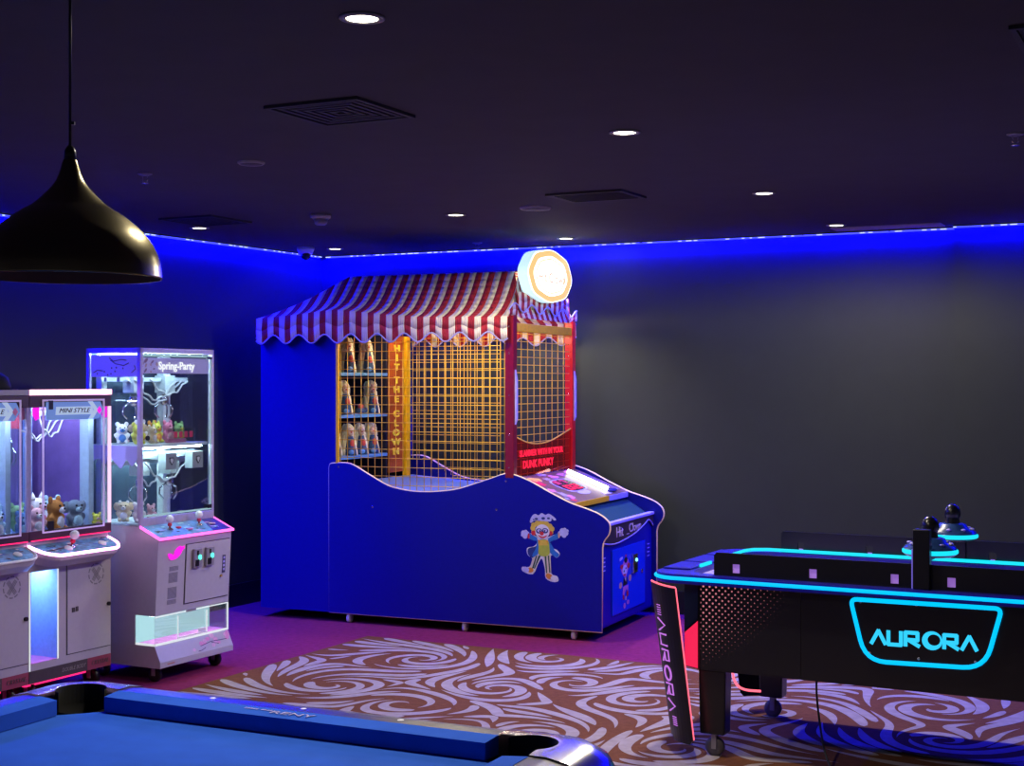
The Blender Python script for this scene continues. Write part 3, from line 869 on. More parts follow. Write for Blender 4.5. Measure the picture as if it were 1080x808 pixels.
MB().ball((0, 0, .026), (.035, .05, .026), 12).ball((.02, .04, .03), (.02, .025, .02), 10).build('body', M['doll_blue'], t)
MB().ball((.012, -.018, .058), (.022, .022, .020), 12).build('head', M['doll_red'], t)

# ------------------------------------------------------------------ soft toys
PM = {k: bump(mat('plush_' + k, c, .95, var=.15, scale=60, spec=.1), 500, .5, .004) for k, c in dict(
    white=(.80, .78, .80), cream=(.75, .62, .40), brown=(.50, .20, .05), grey=(.20, .25, .33), blue=(.10, .25, .60), sky=(.45, .68, .80), yellow=(.72, .72, .12), pink=(.80, .25, .42),
    rose=(.72, .42, .48), orange=(.80, .32, .08), black=(.02, .02, .025), green=(.30, .55, .22), violet=(.30, .20, .60), beige=(.62, .48, .34), red=(.7, .06, .1), tan=(.45, .26, .14)).items()}
def plush(loc, rz, s, c1, c2, label, group, ears='round', seed=0, tilt=0.):
    t = thing('plush_toy', label, 'plush toy', loc, rz, group)
    t.rotation_euler = (0, R(tilt), R(rz))
    b = MB()
    b.ball((0, 0, .42 * s), (.36 * s, .40 * s, .42 * s), 12).ball((.04 * s, 0, 1.02 * s), (.36 * s, .40 * s, .36 * s), 12)
    for sg_ in (-1, 1):
        b.ball((.28 * s, sg_ * .26 * s, .14 * s), (.26 * s, .14 * s, .14 * s), 10)
        b.ball((.12 * s, sg_ * .40 * s, .55 * s), (.14 * s, .12 * s, .24 * s), 10, rot=Matrix.Rotation(R(-30 * sg_), 3, 'X'))
    o = b.build('body', PM[c1], t)
    rm = o.modifiers.new('remesh', 'REMESH'); rm.mode = 'VOXEL'; rm.voxel_size = max(.006, .09 * s); rm.use_smooth_shade = True
    for sg_ in (-1, 1):
        e = MB()
        if ears == 'round': e.ball((0, sg_ * .30 * s, 1.36 * s), (.08 * s, .15 * s, .16 * s), 10)
        elif ears == 'long': e.ball((-.02 * s, sg_ * .18 * s, 1.60 * s), (.07 * s, .10 * s, .34 * s), 10)
        elif ears == 'flap': e.ball((0, sg_ * .46 * s, 1.05 * s), (.08 * s, .24 * s, .28 * s), 10)
        else: e.lathe([(.14 * s, 1.25 * s), (.10 * s, 1.42 * s), (.0001, 1.62 * s)], 10, (0, sg_ * .24 * s, 0))
        e.build('ear', PM[c1], t)
    MB().ball((.34 * s, 0, .94 * s), (.14 * s, .18 * s, .13 * s), 10).ball((.30 * s, 0, .40 * s), (.12 * s, .26 * s, .28 * s), 10).build('muzzle_and_belly', PM[c2], t)
    e = MB()
    for sg_ in (-1, 1): e.ball((.36 * s, sg_ * .15 * s, 1.12 * s), .05 * s, 8)
    e.ball((.48 * s, 0, .99 * s), .045 * s, 8)
    e.build('eyes_and_nose', PM['black'], t)
    return t

# ------------------------------------------------------------------ tall white claw machine
SF = Frame((-1.978, 7.997), 62.2)
sp = thing('claw_machine', 'tall white claw machine with two toy tiers, pink lit edges and prize window', 'claw machine', SF.w(0, 0, 0), SF.deg)
W_, DP = .64, .56
MB().prism([(.0, .09), (.0, .125), (.042, .215), (DP - .02, .215), (DP, .19), (DP, .09)], 'yz', 0, W_).build('base', M['white'], sp, bevel=.004)
body = MB().prism([(.036, .382), (.014, .805), (.0, .822), (.150, .884), (DP, .884), (DP, .382)], 'yz', 0, W_).build('body', M['white'], sp, bevel=.004)
MB().box(0, W_, .185, DP, .2155, .3815).build('lower_body', M['white'], sp)
M['prize_light'] = glow('prize_window_light', (.50, .86, .90), .95)
M['strip_cool'] = glow('cool_fill_glow', (.75, .95, 1.0), 16.0)
M['pink_floor'] = mat('pink_tray', (.80, .22, .62), .4)
pw = MB().box(.004, W_ - .004, .178, .1845, .222, .380).build('prize_window', M['prize_light'], sp)
MB().box(.004, W_ - .004, .046, .178, .216, .222).build('prize_tray', M['pink_floor'], pw)
MB().box(.0, W_, .040, .043, .2165, .380).box(0, .003, .043, .18, .2165, .380).box(W_ - .003, W_, .043, .18, .2165, .380).build('prize_glass', M['acrylic'], pw)
M['edge_white'] = glow('edge_lit_acrylic', (.90, .95, 1.0), .85)
MB().box(0, W_, .036, .0395, .214, .226).box(0, W_, .036, .0395, .374, .380).box(-.003, .0, .043, .18, .214, .226).box(W_ - .010, W_, .036, .0395, .226, .374).box(.19, .194, .036, .0395, .232, .36).box(.44, .446, .036, .0395, .232, .36).build('glass_edge', M['edge_white'], pw)
MB().box(.02, W_ - .02, .06, .10, .3775, .3812).build('prize_fill_light', M['strip_cool'], pw)  # added glowing strip, brightens the pink tray below
MB().box(.19, .446, .036, .0395, .228, .236).box(.37, .43, .034, .0395, .24, .262).build('prize_flap', M['white_plain'], pw)
MB().box(.26, .34, .030, .042, .372, .384).build('latch', M['grey'], pw)
# sloping front: point on it from height z
def fy(z): return .036 + (z - .382) / (.805 - .382) * (.014 - .036)
def front_slab(mb, u0, u1, z0, z1, th, mi=0, lift=0.):
    a, b = fy(z0) - lift, fy(z1) - lift
    v = [(u0, a - th, z0), (u1, a - th, z0), (u1, b - th, z1), (u0, b - th, z1), (u0, a, z0), (u1, a, z0), (u1, b, z1), (u0, b, z1)]
    return mb.add(v, [(0, 1, 2, 3), (7, 6, 5, 4), (0, 4, 5, 1), (1, 5, 6, 2), (2, 6, 7, 3), (3, 7, 4, 0)], mi)
M['dark_gap'] = mat('dark_gap', (.03, .03, .04), .6)
dr = front_slab(MB(), .238, .622, .425, .765, .006).build('door', M['white'], sp, bevel=.002)
g = MB()
for a in ((.233, .238, .42, .77), (.238, .626, .765, .770), (.238, .626, .420, .425), (.622, .626, .425, .765)): front_slab(g, *a, .002)
g.build('door_gap', M['dark_gap'], sp)
for u in (.285, .395):
    ca = front_slab(MB(), u, u + .07, .625, .735, .018, lift=.006).build('coin_acceptor', M['grey'], dr, bevel=.003)
    front_slab(MB(), u + .012, u + .040, .635, .672, .004, lift=.0245).build('coin_return', M['black'], ca)
    front_slab(MB(), u + .024, u + .034, .70, .725, .004, lift=.0245).build('coin_slot', M['black'], ca)
    M['green_lamp'] = M.get('green_lamp') or glow('green_lamp', (.08, .95, .65), 2.4)
    MB().ball((u + .048, fy(.685) - .027, .685), (.013, .006, .015), 10).build('coin_lamp', M['green_lamp'], ca)
st = front_slab(MB(), .560, .588, .565, .672, .0015, lift=.0062).build('sticker', mat('dark_label', (.05, .04, .12), .4), dr)
stl = MB()
for i in range(4): front_slab(stl, .566, .582, .580 + .023 * i, .594 + .023 * i, .0008, lift=.0079)
stl.build('sticker_print', M['lavender'], st)
MB().lathe([(.008, -.012), (.008, 0)], 12, (.548, fy(.55) - .004, .55), axis='y').build('lock', mat('brass', (.6, .35, .1), .3, .8), dr)
M['magenta'] = glow('magenta_lit', (1.0, .015, .75), 1.15)
bf = MB()
for pts in ([(.078, .728), (.092, .700), (.118, .690), (.128, .706), (.118, .722), (.098, .730)], [(.124, .692), (.158, .698), (.192, .722), (.218, .764), (.214, .742), (.180, .766), (.140, .745), (.128, .718)]):
    sm_ = crom(pts, 4, True)
    bf.add([(a, fy(b) - .005, b) for a, b in sm_], [tuple(range(len(sm_)))])
bf.build('leaf_light', M['magenta'], sp)
vg = MB()
for z0, z1, u0 in ((.628, .655, .102), (.560, .620, .098), (.470, .535, .094), (.437, .463, .092)):
    n = int((z1 - z0) / .0065)
    for i in range(n): front_slab(vg, u0, u0 + .075, z0 + i * .0065, z0 + i * .0065 + .0042, .0015)
vg.build('vent_grille', M['vent_grey'], sp)
fl_ = MB()
M['blossom'] = mat('blossom_pink', (.75, .28, .55), .5); M['twig'] = mat('twig', (.10, .06, .16), .5)
def by(z): return .0 + (z - .125) / (.215 - .125) * .042 - .0012
rn = random.Random(2)
for i in range(20):
    uc, zc_ = rn.uniform(.40, .625), rn.uniform(.142, .205)
    if i < 4: uc, zc_ = (.30, .148) if i == 0 else (.34 + .035 * i, .165 + .008 * i)
    s_ = rn.uniform(.010, .015)
    for k in range(5):
        th = 2 * PI * k / 5 + i
        e = el(uc + s_ * .8 * math.cos(th), zc_ + s_ * .5 * math.sin(th), s_ * .6, s_ * .42, 8)
        fl_.add([(a, by(b) - .0002 * k - .00003 * i, b) for a, b in e], [tuple(range(8))], 0 if i % 2 else 2)
for (a, b), (c, d) in [((.36, .158), (.46, .17)), ((.40, .145), (.36, .135)), ((.46, .17), (.60, .165)), ((.46, .165), (.52, .15)), ((.36, .135), (.33, .134))]:
    fl_.add([(a, by(b) - .0015, b), (c, by(d) - .0015, d), (c, by(d + .004) - .0015, d + .004), (a, by(b + .004) - .0015, b + .004)], [(0, 1, 2, 3)], 1)
fl_.build('blossom_print', [M['blossom'], M['twig'], mat('blossom_light', (.72, .42, .62), .5)], sp)
MB().box(.06, .12, -.001, 0, .105, .112).build('small_label', mat('label_tan', (.5, .2, .15), .5), sp)
# control deck (slopes from the front edge up to the glass)
def dk_pt(u, y, h=0.): return (u, y, .822 + (y / .150) * .062 + h)
M['deck_print'] = mat('deck_print', (.16, .34, .62), .35, var=.5, scale=16)
M['deck_dark'] = mat('deck_dark', (.05, .04, .28), .35, var=.4, scale=20)
ct = MB().add([dk_pt(.012, .008, .002), dk_pt(.47, .008, .002), dk_pt(.52, .148, .002), dk_pt(.012, .148, .002)], [(0, 1, 2, 3)], 0)
ct.add([dk_pt(.47, .008, .002), dk_pt(W_ - .01, .008, .002), dk_pt(W_ - .01, .148, .002), dk_pt(.52, .148, .002)], [(0, 1, 2, 3)], 1)
ct = ct.build('control_deck', [M['deck_print'], M['deck_dark']], sp)
prn = MB()
for i in range(26):
    u0, y0 = rn.uniform(.03, .55), rn.uniform(.02, .12); a = rn.uniform(.01, .05); b = rn.uniform(.004, .012)
    prn.add([dk_pt(u0, y0, .003 + .0001 * i), dk_pt(u0 + a, y0 + .3 * b, .003 + .0001 * i), dk_pt(u0 + a * .8, y0 + b, .003 + .0001 * i), dk_pt(u0 - a * .2, y0 + b, .003 + .0001 * i)], [(0, 1, 2, 3)], i % 3)
prn.build('deck_artwork', [M['sky_print'] if 'sky_print' in M else mat('print_sky', (.45, .75, .80), .4), M['dark_gap'], mat('print_lilac', (.6, .35, .75), .4)], ct)
def joystick(parent, u, y, z, s=1.):
    j = MB().lathe([(.022 * s, 0), (.020 * s, .006), (.006 * s, .010), (.006 * s, .045 * s)], 14, (u, y, z)).build('joystick', M['chrome'], parent)
    MB().lathe([(.012 * s, .022 * s), (.013 * s, .030 * s), (.007 * s, .046 * s)], 12, (u, y, z)).build('collar', M['art_red'], j)
    MB().ball((u, y, z + .062 * s), .023 * s, 14).build('ball_knob', M['white_plain'], j)
joystick(ct, .165, .075, .856); joystick(ct, .43, .085, .860)
MB().lathe([(.018, 0), (.016, .008), (.0001, .010)], 14, (.25, .085, .858)).build('push_button', M['art_red'], ct)
MB().lathe([(.022, 0), (.020, .007), (.0001, .009)], 14, (.31, .055, .846)).build('push_button', M['art_pink'], ct)
MB().lathe([(.024, 0), (.022, .006), (.0001, .008)], 14, (.545, .085, .858)).build('push_button', mat('gold_button', (.7, .45, .4), .4), ct)
M['pink_led'] = glow('pink_led', (1.0, .13, .62), 2.3)
MB().box(-.003, W_ + .003, -.006, .004, .812, .826).build('edge_light', M['pink_led'], sp)
for u in (-.004, W_ - .003):
    MB().add([(u, .0, .812), (u + .007, .0, .812), (u + .007, .148, .876), (u, .148, .876), (u, .0, .826), (u + .007, .0, .826), (u + .007, .148, .890), (u, .148, .890)],
             [(3, 2, 1, 0), (4, 5, 6, 7), (0, 1, 5, 4), (1, 2, 6, 5), (2, 3, 7, 6), (3, 0, 4, 7)]).build('edge_light', M['pink_led'], sp)
# glass case
G0, GT = .150, 1.90
fr = MB()
fr.box(0, W_, G0 - .004, G0 + .012, .884, .930)
fr.box(0, .022, G0 - .004, G0 + .022, .93, GT).box(W_ - .022, W_, G0 - .004, G0 + .022, .93, GT).box(0, .022, DP - .022, DP, .884, GT).box(W_ - .022, W_, DP - .022, DP, .884, GT)
fr.box(0, W_, G0 - .004, G0 + .022, GT - .028, GT).box(0, W_, DP - .022, DP, GT - .028, GT).box(0, .022, G0, DP, GT - .028, GT).box(W_ - .022, W_, G0, DP, GT - .028, GT)
fr.box(0.0, W_, G0, DP, GT - .010, GT - .004)
fr.build('frame', M['alu'], sp, bevel=.002)
MB().box(.022, W_ - .022, G0 + .002, G0 + .006, .93, GT - .028).build('front_glass', M['glass'], sp)
MB().box(.004, .008, G0 + .02, DP - .02, .885, GT - .028).build('side_glass', M['glass'], sp)
MB().box(W_ - .008, W_ - .004, G0 + .02, DP - .02, .885, GT - .028).build('side_glass', M['glass'], sp)
MB().box(.02, W_ - .02, DP - .012, DP - .006, .885, GT - .02).build('back_panel', mat('back_mirror', (.06, .09, .13), .2, .2), sp)
M['door_edge'] = glow('door_edge_lit', (.55, .85, .95), .55)
MB().box(.026, W_ - .026, G0 - .003, G0 + .001, GT - .048, GT - .036).box(.026, W_ - .026, G0 - .003, G0 + .001, .936, .946).box(W_ - .034, W_ - .026, G0 - .003, G0 + .001, .946, GT - .048).build('door_edge', M['door_edge'], sp)
MB().box(W_ - .07, W_ - .024, G0 - .010, G0 - .004, GT - .058, GT - .042).box(W_ - .06, W_ - .026, G0 - .010, G0 - .004, .945, .968).build('hinge', M['black'], sp)
MB().lathe([(.014, -.010), (.014, 0)], 14, (.055, G0 - .003, 1.385), axis='y').build('lock', M['black'], sp)
M['lilac_film'] = mat('lilac_film', (.34, .30, .60), .4, em=(.30, .26, .55), es=.55)
hd = MB().box(.03, W_ - .035, G0 + .008, G0 + .011, 1.755, 1.845).build('header', M['lilac_film'], sp)
hh = MB()
for i in range(9):
    e = el(rn.uniform(.03, .16), rn.uniform(1.765, 1.835), rn.uniform(.006, .02), rn.uniform(.004, .012), 9, rn.uniform(0, 90))
    e = [(max(.032, a), min(1.844, max(1.757, b))) for a, b in e]
    hh.flat(e, 'xz', G0 + .0075 - i * .0001, i % 2)
hh.build('header_print', [mat('print_plum', (.28, .14, .36), .5), mat('print_rose', (.5, .28, .45), .5)], hd)
M['white_lit'] = glow('white_lit_letter', (.92, .95, 1.0), 1.0)
text('Spring-Party', .062, M['white_lit'], 'lettering', hd, (.31, G0 - .0005, 1.798), FRONT, .001, 1.02, bold=.0015)
sd = MB().box(.010, .013, G0 + .03, DP - .03, 1.735, 1.862).build('side_header', mat('violet_film', (.22, .18, .60), .4, em=(.16, .12, .55), es=.5), sp)
bb = MB()
for pl in ([(.24, 1.815), (.28, 1.80), (.34, 1.81), (.38, 1.83)], [(.26, 1.83), (.30, 1.835), (.36, 1.825), (.39, 1.845)], [(.44, 1.77), (.48, 1.775), (.51, 1.76)], [(.20, 1.80), (.19, 1.78), (.22, 1.76)]):
    bb.tube([(.0085, a, b) for a, b in pl], .0028, 5)
for i in range(8): bb.ball((.0085, rn.uniform(.2, .5), rn.uniform(1.745, 1.85)), (.001, .006, .005), 6)
bb.build('twig_print', M['twig'], sd)
film = [(G0 + .03, 1.34), (DP - .03, 1.34)] + crom([(DP - .03, 1.24), (.47, 1.265), (.43, 1.225), (.39, 1.27), (.34, 1.235), (.30, 1.21), (.26, 1.26), (.22, 1.225), (G0 + .03, 1.27)], 4)
MB().prism([(p[0], p[1]) for p in film], 'yz', .010, .012).build('side_film', mat('violet_film_low', (.36, .28, .66), .5, em=(.30, .24, .60), es=.35), sp)
# inside
M['shelf_white'] = mat('shelf_white', (.72, .80, .82), .4)
MB().box(.02, W_ - .02, G0 + .03, DP - .03, 1.328, 1.345).box(.02, W_ - .02, G0 + .03, DP - .03, .886, .896).build('toy_shelf', M['shelf_white'], sp)
M['case_led'] = glow('case_led', (.62, .93, 1.0), 85.0)
MB().box(.05, W_ - .05, G0 + .03, G0 + .05, GT - .045, GT - .035).box(.03, .045, G0 + .04, DP - .06, GT - .045, GT - .035).build('light_bar', M['case_led'], sp)
MB().box(.05, W_ - .05, G0 + .05, G0 + .065, 1.318, 1.326).box(.05, W_ - .05, DP - .08, DP - .06, 1.318, 1.326).build('light_bar', M['case_led'], sp)
MB().box(.50, .56, .42, .47, .897, 1.327).box(.50, .56, .42, .47, 1.346, 1.86).box(.04, .085, .48, .52, .9, 1.327).box(.04, .085, .48, .52, 1.346, 1.86).build('inner_post', M['shelf_white'], sp)
M['grey_white'] = mat('grey_white', (.38, .42, .44), .45)
M['cable_grey'] = mat('cable_grey', (.42, .44, .46), .5)
def gantry(parent, z, us, v, seed, W__=W_, z_hang=.14, m=None, frontbox=False):
    r = random.Random(seed)
    g_ = MB().box(.03, W__ - .03, v - .012, v + .012, z - .012, z + .012).box(.03, W__ - .03, v + .09, v + .11, z - .012, z + .012).build('gantry', M['grey_white'], parent)
    for u in us:
        cb_ = MB().box(u - .042, u + .042, v - .045, v + .04, z - .078, z + .025).build('carriage', m or M['grey_white'], g_, bevel=.003)
        cw = MB().bar((u, v, z - .085), (u, v, z - z_hang), .006).lathe([(.012, z - z_hang + .02), (.026, z - z_hang), (.026, z - z_hang - .035), (.010, z - z_hang - .05)], 12, (u, v, 0))
        for k in range(3):
            th = 2 * PI * k / 3 + .5; c, s_ = math.cos(th), math.sin(th)
            cw.tube([(u + .02 * c, v + .02 * s_, z - z_hang - .03), (u + .058 * c, v + .058 * s_, z - z_hang - .06), (u + .060 * c, v + .060 * s_, z - z_hang - .095), (u + .035 * c, v + .035 * s_, z - z_hang - .125)], .005, 6)
        cw.build('claw', M['chrome'], cb_)
    cab = MB()
    for i in range(3):
        a, b = r.uniform(.05, W__ * .45), r.uniform(W__ * .55, W__ - .06); dz = r.uniform(.08, .16)
        cab.tube([(a + (b - a) * t / 14, v - .02 - .03 * i, z - dz * math.sin(PI * t / 14) + .01 * math.sin(t * 1.7)) for t in range(15)], .0055, 6)
    cab.build('cable', M['cable_grey'], g_)
    return g_
gantry(sp, 1.72, [.15, .42], .34, 1, z_hang=.105)
gantry(sp, 1.235, [.20, .46], .34, 6, z_hang=.105)
for u in (.31, .545):
    bx_ = MB().box(u - .048, u + .048, .19, .25, 1.19, 1.29).build('motor_box', M['grey_white'], sp, bevel=.003)
    MB().prism([(u - .018, 1.262), (u + .018, 1.262), (u + .018, 1.238), (u, 1.215), (u - .018, 1.238)], 'xz', .187, .1895).build('emblem', M['dark_gap'], bx_)
    MB().prism([(u - .010, 1.256), (u + .010, 1.256), (u + .010, 1.241), (u, 1.226), (u - .010, 1.241)], 'xz', .185, .1868).build('emblem_inset', M['white_plain'], bx_)
MB().box(.03, W_ - .03, .27, .275, 1.26, 1.30).build('rail_cover', M['grey_white'], sp)
for u in (.06, .58):
    for v in (.09, .48): caster(sp, u, v, .092, M['black'])
TOY_T = 'plush toys on the upper tier of the tall claw machine'
for k, (u, v, s_, c1, c2, e, rz, lb) in enumerate([
    (.085, .245, .085, 'yellow', 'cream', 'round', 250, 'yellow plush behind the left glass on the upper tier of the tall claw machine'),
    (.080, .360, .085, 'white', 'blue', 'round', 230, 'white and blue plush behind the leftmost yellow plush on the upper tier'),
    (.195, .345, .085, 'beige', 'cream', 'flap', 240, 'beige plush with flappy ears in the middle of the upper tier'),
    (.190, .235, .075, 'cream', 'white', 'round', 280, 'cream plush by the black lock on the upper tier of the tall claw machine'),
    (.300, .300, .085, 'yellow', 'orange', 'pointy', 270, 'yellow plush with pointed ears behind the cream one on the upper tier'),
    (.300, .425, .090, 'white', 'orange', 'round', 260, 'white plush with orange muzzle at the back of the upper tier'),
    (.400, .300, .088, 'pink', 'rose', 'round', 270, 'bright pink plush on the upper tier of the tall claw machine'),
    (.500, .300, .082, 'green', 'yellow', 'round', 265, 'pale green plush right of the pink one on the upper tier'),
    (.405, .425, .085, 'orange', 'white', 'round', 270, 'orange plush behind the pink one on the upper tier'),
    (.190, .460, .080, 'rose', 'white', 'round', 250, 'rose plush at the very back of the upper tier')]):
    plush(SF.w(u, v, 1.346), SF.deg + rz, s_, c1, c2, lb, TOY_T, e, k)
# clear prize box with printed sheet on the upper tier
x, y, z = SF.w(.40, .205, 1.346)
t = thing('prize_box', 'clear box with small red printed squares in the tall claw machine', 'box', (x, y, z), SF.deg)
MB().box(-.10, .14, 0, .003, 0, .085).box(-.10, -.097, .003, .03, 0, .085).box(.137, .14, .003, .03, 0, .085).build('clear_wall', M['acrylic'], t)
pb = MB()
for i in range(4): pb.box(-.05 + i * .045, -.022 + i * .045, -.002, -.0003, .03, .066)
pb.build('printed_square', M['art_red'], t)
MB().box(-.095, .06, .004, .028, .001, .024).build('pink_base', PM['pink'], t)
TOY_B = 'pale plush toys on the lower tier of the tall claw machine'
for k, (u, v, s_, c1, c2, e, rz, lb) in enumerate([
    (.080, .235, .080, 'white', 'rose', 'round', 250, 'white plush close to the left glass on the lower tier of the tall claw machine'),
    (.080, .345, .085, 'cream', 'white', 'flap', 220, 'cream plush with flappy ears on the lower tier of the tall claw machine'),
    (.170, .430, .075, 'white', 'beige', 'round', 200, 'white plush farthest back at the left of the lower tier'),
    (.185, .235, .068, 'rose', 'white', 'round', 260, 'rose plush beside the white one on the lower tier of the tall claw machine'),
    (.190, .330, .070, 'white', 'cream', 'round', 230, 'white plush with cream muzzle in the middle of the lower tier')]):
    plush(SF.w(u, v, .897), SF.deg + rz, s_, c1, c2, lb, TOY_B, e, 50 + k)

# ------------------------------------------------------------------ pair of smaller claw machines
MFR = Frame((-2.5422, 7.4859), 62.2)
MW, MD = .600, .62
M['plum_band'] = mat('plum_band', (.055, .020, .040), .4)
M['case_violet'] = mat('violet_back', (.16, .085, .30), .5, var=.3, scale=8)
M['bar_pink'] = glow('pink_white_bar', (1.0, .42, .66), 4.0)
M['rim_white'] = glow('pink_white_rim', (1.0, .40, .78), 8.0)
M['post_white'] = glow('lit_post', (1.0, .62, .86), 1.2)
M['niche_light'] = glow('niche_light', (.50, .72, 1.0), 14.0)
M['niche'] = mat('niche_white', (.32, .52, .92), .5)
M['red_glow'] = glow('red_glow_strip', (1.0, .02, .16), 1.6)
M['base_dark'] = mat('base_strip_dark', (.07, .055, .06), .5)
M['base_red'] = mat('base_strip_red', (.30, .05, .09), .5)
M['strip_letter'] = mat('strip_letter', (.10, .08, .09), .4)
M['strip_letter2'] = mat('strip_letter_grey', (.30, .27, .28), .4)
M['label_blue'] = mat('header_blue', (.14, .26, .58), .4, em=(.14, .26, .58), es=.5)
M['label_pale'] = mat('header_pale', (.45, .58, .75), .4, em=(.45, .60, .80), es=.5)
M['mini_led'] = glow('case_led_blue', (.60, .72, 1.0), 140.0)
M['panel_print'] = mat('panel_print', (.12, .34, .62), .3, var=.7, scale=22)
M['niche_pale'] = mat('pale_post', (.38, .50, .60), .5)
M['case_blue'] = mat('blue_side', (.10, .16, .46), .5, var=.2, scale=8)
def mini(u_off, lit, label):
    x, y, z = MFR.w(u_off, 0, 0)
    t = thing('small_claw_machine', label, 'claw machine', (x, y, 0), MFR.deg)
    w, d = MW, MD
    b = MB()
    b.box(.205, w, 0, d, .178, .762).box(0, .012, 0, d, .178, .762).box(.012, .205, .26, d, .178, .762).box(.012, .205, 0, .26, .178, .215).box(.012, .205, 0, .26, .700, .762)
    b.box(0, w, 0.02, d, .762, .862)
    b.build('body', M['white'], t)
    s_ = MB().box(0, .42, -.002, d, .112, .178, 0).box(.42, w, -.002, d, .112, .178, 1).build('base_strip', [M['base_dark'], M['base_red']], t)
    text('DOUBLE BODY', .030, M['strip_letter2'], 'lettering', s_, (.315, -.004, .146), FRONT, .001, .85, shear=.3)
    text('CRYSTAL', .034, M['strip_letter'], 'lettering', s_, (.513, -.004, .146), FRONT, .001, .95, shear=.3)
    for u in (.07, .53):
        for v in (.08, .54): caster(t, u, v, .113, M['black'])
    MB().box(.02, w - .14, .05, .075, .088, .1115).build('under_glow', M['red_glow'], t)
    n = MB().box(.013, .204, .250, .2595, .216, .699).build('niche', M['niche'], t)
    MB().box(.0125, .0155, .002, .25, .216, .699).box(.2015, .2045, .002, .25, .216, .699).build('niche_side', M['niche'], n)
    MB().box(.02, .198, .06, .22, .690, .698).build('niche_lamp', M['niche_light'], n)
    MB().box(.013, .204, .002, .25, .2155, .2175).build('niche_floor', M['pink_floor'], n)
    MB().box(.04, .19, .246, .2495, .25, .52).build('prize_flap', M['lavender'], n, bevel=.002)
    MB().box(.198, .2045, -.004, .0, .216, .70).box(.0, .006, -.004, 0, .18, .70).build('edge_light', M['edge_white'] if lit else M['white'], n)
    dr_ = MB().box(.268, .594, -.005, 0, .226, .748).build('door', M['white'], t, bevel=.002)
    MB().box(.263, .268, -.001, 0, .222, .752).box(.268, .598, -.001, 0, .222, .226).build('door_gap', M['dark_gap'], t)
    f = MB(); cx, cz = .482, .640
    for k in range(10):
        a0, a1 = 2 * PI * k / 10, 2 * PI * (k + .72) / 10
        pts = [(cx + .060 * math.cos(a0 + (a1 - a0) * j / 4), cz + .060 * math.sin(a0 + (a1 - a0) * j / 4)) for j in range(5)] + [(cx + .052 * math.cos(a1 - (a1 - a0) * j / 4), cz + .052 * math.sin(a1 - (a1 - a0) * j / 4)) for j in range(5)]
        f.flat(pts, 'xz', -.0058)
    for sg_ in (-1, 1):
        for q in (-.013, -.0045, .004):
            c, s2_ = math.cos(R(52) * sg_), math.sin(R(52) * sg_)
            pts = [(cx + a * c - b_ * s2_, cz + a * s2_ + b_ * c) for a, b_ in ((-.043, q), (.043, q), (.043, q + .006), (-.043, q + .006))]
            f.flat(pts, 'xz', -.0060 - .0002 * (sg_ + 1))
    f.build('fan_vent', M['vent_grey'], dr_)
    MB().lathe([(.011, -.012), (.011, 0)], 14, (.574, -.005, .462), axis='y').build('lock', M['black'], dr_)
    MB().box(.285, .312, -.012, -.005, .722, .734).build('hinge', M['black'], dr_)
    MB().box(.300, .320, -.009, -.005, .450, .475).box(.328, .345, -.009, -.005, .452, .478).build('counter_label', M['base_dark'], dr_)
    # bulging control shelf with rounded corners
    fv = -.135
    out = [(.012, .016), (.016, -.02), (.040, -.085), (.10, fv + .006), (.16, fv)] + [(.42, fv), (.52, fv), (.565, fv + .03), (w - .014, -.06), (w - .012, .016)]
    sm_ = [(min(max(p[0], .012), w - .012), p[1]) for p in crom(out, 4)]
    cpn = MB()
    N = len(sm_)
    low = [(.5 * w + (p[0] - .5 * w) * .97, p[1] * .80 if p[1] < 0 else p[1]) for p in sm_]
    vs = [(p[0], p[1], .832) for p in sm_] + [(p[0], p[1], .800) for p in sm_] + [(p[0], p[1], .752) for p in low]
    fs = [tuple(range(N))] + [tuple(range(2 * N, 3 * N))[::-1]]
    for k in range(2):
        fs += [(k * N + (i + 1) % N, k * N + i, (k + 1) * N + i, (k + 1) * N + (i + 1) % N) for i in range(N)]
    cpn.add(vs, fs)
    cpn = cpn.build('control_shelf', M['white'], t)
    inn = [(.5 * w + (p[0] - .5 * w) * .955, p[1] * .90 + (.0 if p[1] < 0 else -.003)) for p in sm_]
    MB().flat([(p[0], p[1]) for p in inn], 'xy', .8335).build('control_face', M['panel_print'] if lit else M['panel_print'], cpn)
    pr = MB(); rr = random.Random(11 if lit else 12)
    for i in range(22):
        u0, y0 = rr.uniform(.06, .52), rr.uniform(-.11, -.01); a = rr.uniform(.015, .06); b_ = rr.uniform(.006, .018)
        pr.flat([(u0, y0), (u0 + a, y0 + .4 * b_), (u0 + a * .8, y0 + b_), (u0 - .2 * a, y0 + b_)], 'xy', .8342 + .0001 * i, i % 3)
    pr.build('control_artwork', [M['plum_band'], M['white_plain'], mat('print_deep', (.03, .12, .55), .4)], cpn)
    MB().tube([(p[0], p[1], .832) for p in sm_[1:-1]], .0075, 6).build('rim_light', M['rim_white'] if lit else M['white_plain'], cpn)
    joystick(cpn, .255, -.055, .834, 1.1)
    MB().lathe([(.024, 0), (.022, .010), (.0001, .014)], 14, (.215, -.075, .834)).build('push_button', M['white_plain'], cpn)
    MB().lathe([(.024, 0), (.022, .010), (.0001, .014)], 14, (.47, -.07, .834)).build('push_button', M['white_plain'], cpn)
    th = R(20); cpn.rotation_euler = (th, 0, 0); pz, py = .850, .0
    cpn.location = (0, py - (py * math.cos(th) - pz * math.sin(th)), pz - (py * math.sin(th) + pz * math.cos(th)))
    # case
    MB().box(0, w, -.004, .02, .862, .915).box(0, w, -.004, d, .8625, .872).build('lower_band', M['plum_band'], t)
    MB().box(.01, w - .01, -.008, -.004, .862, .868).build('red_line', M['red_glow'], t)
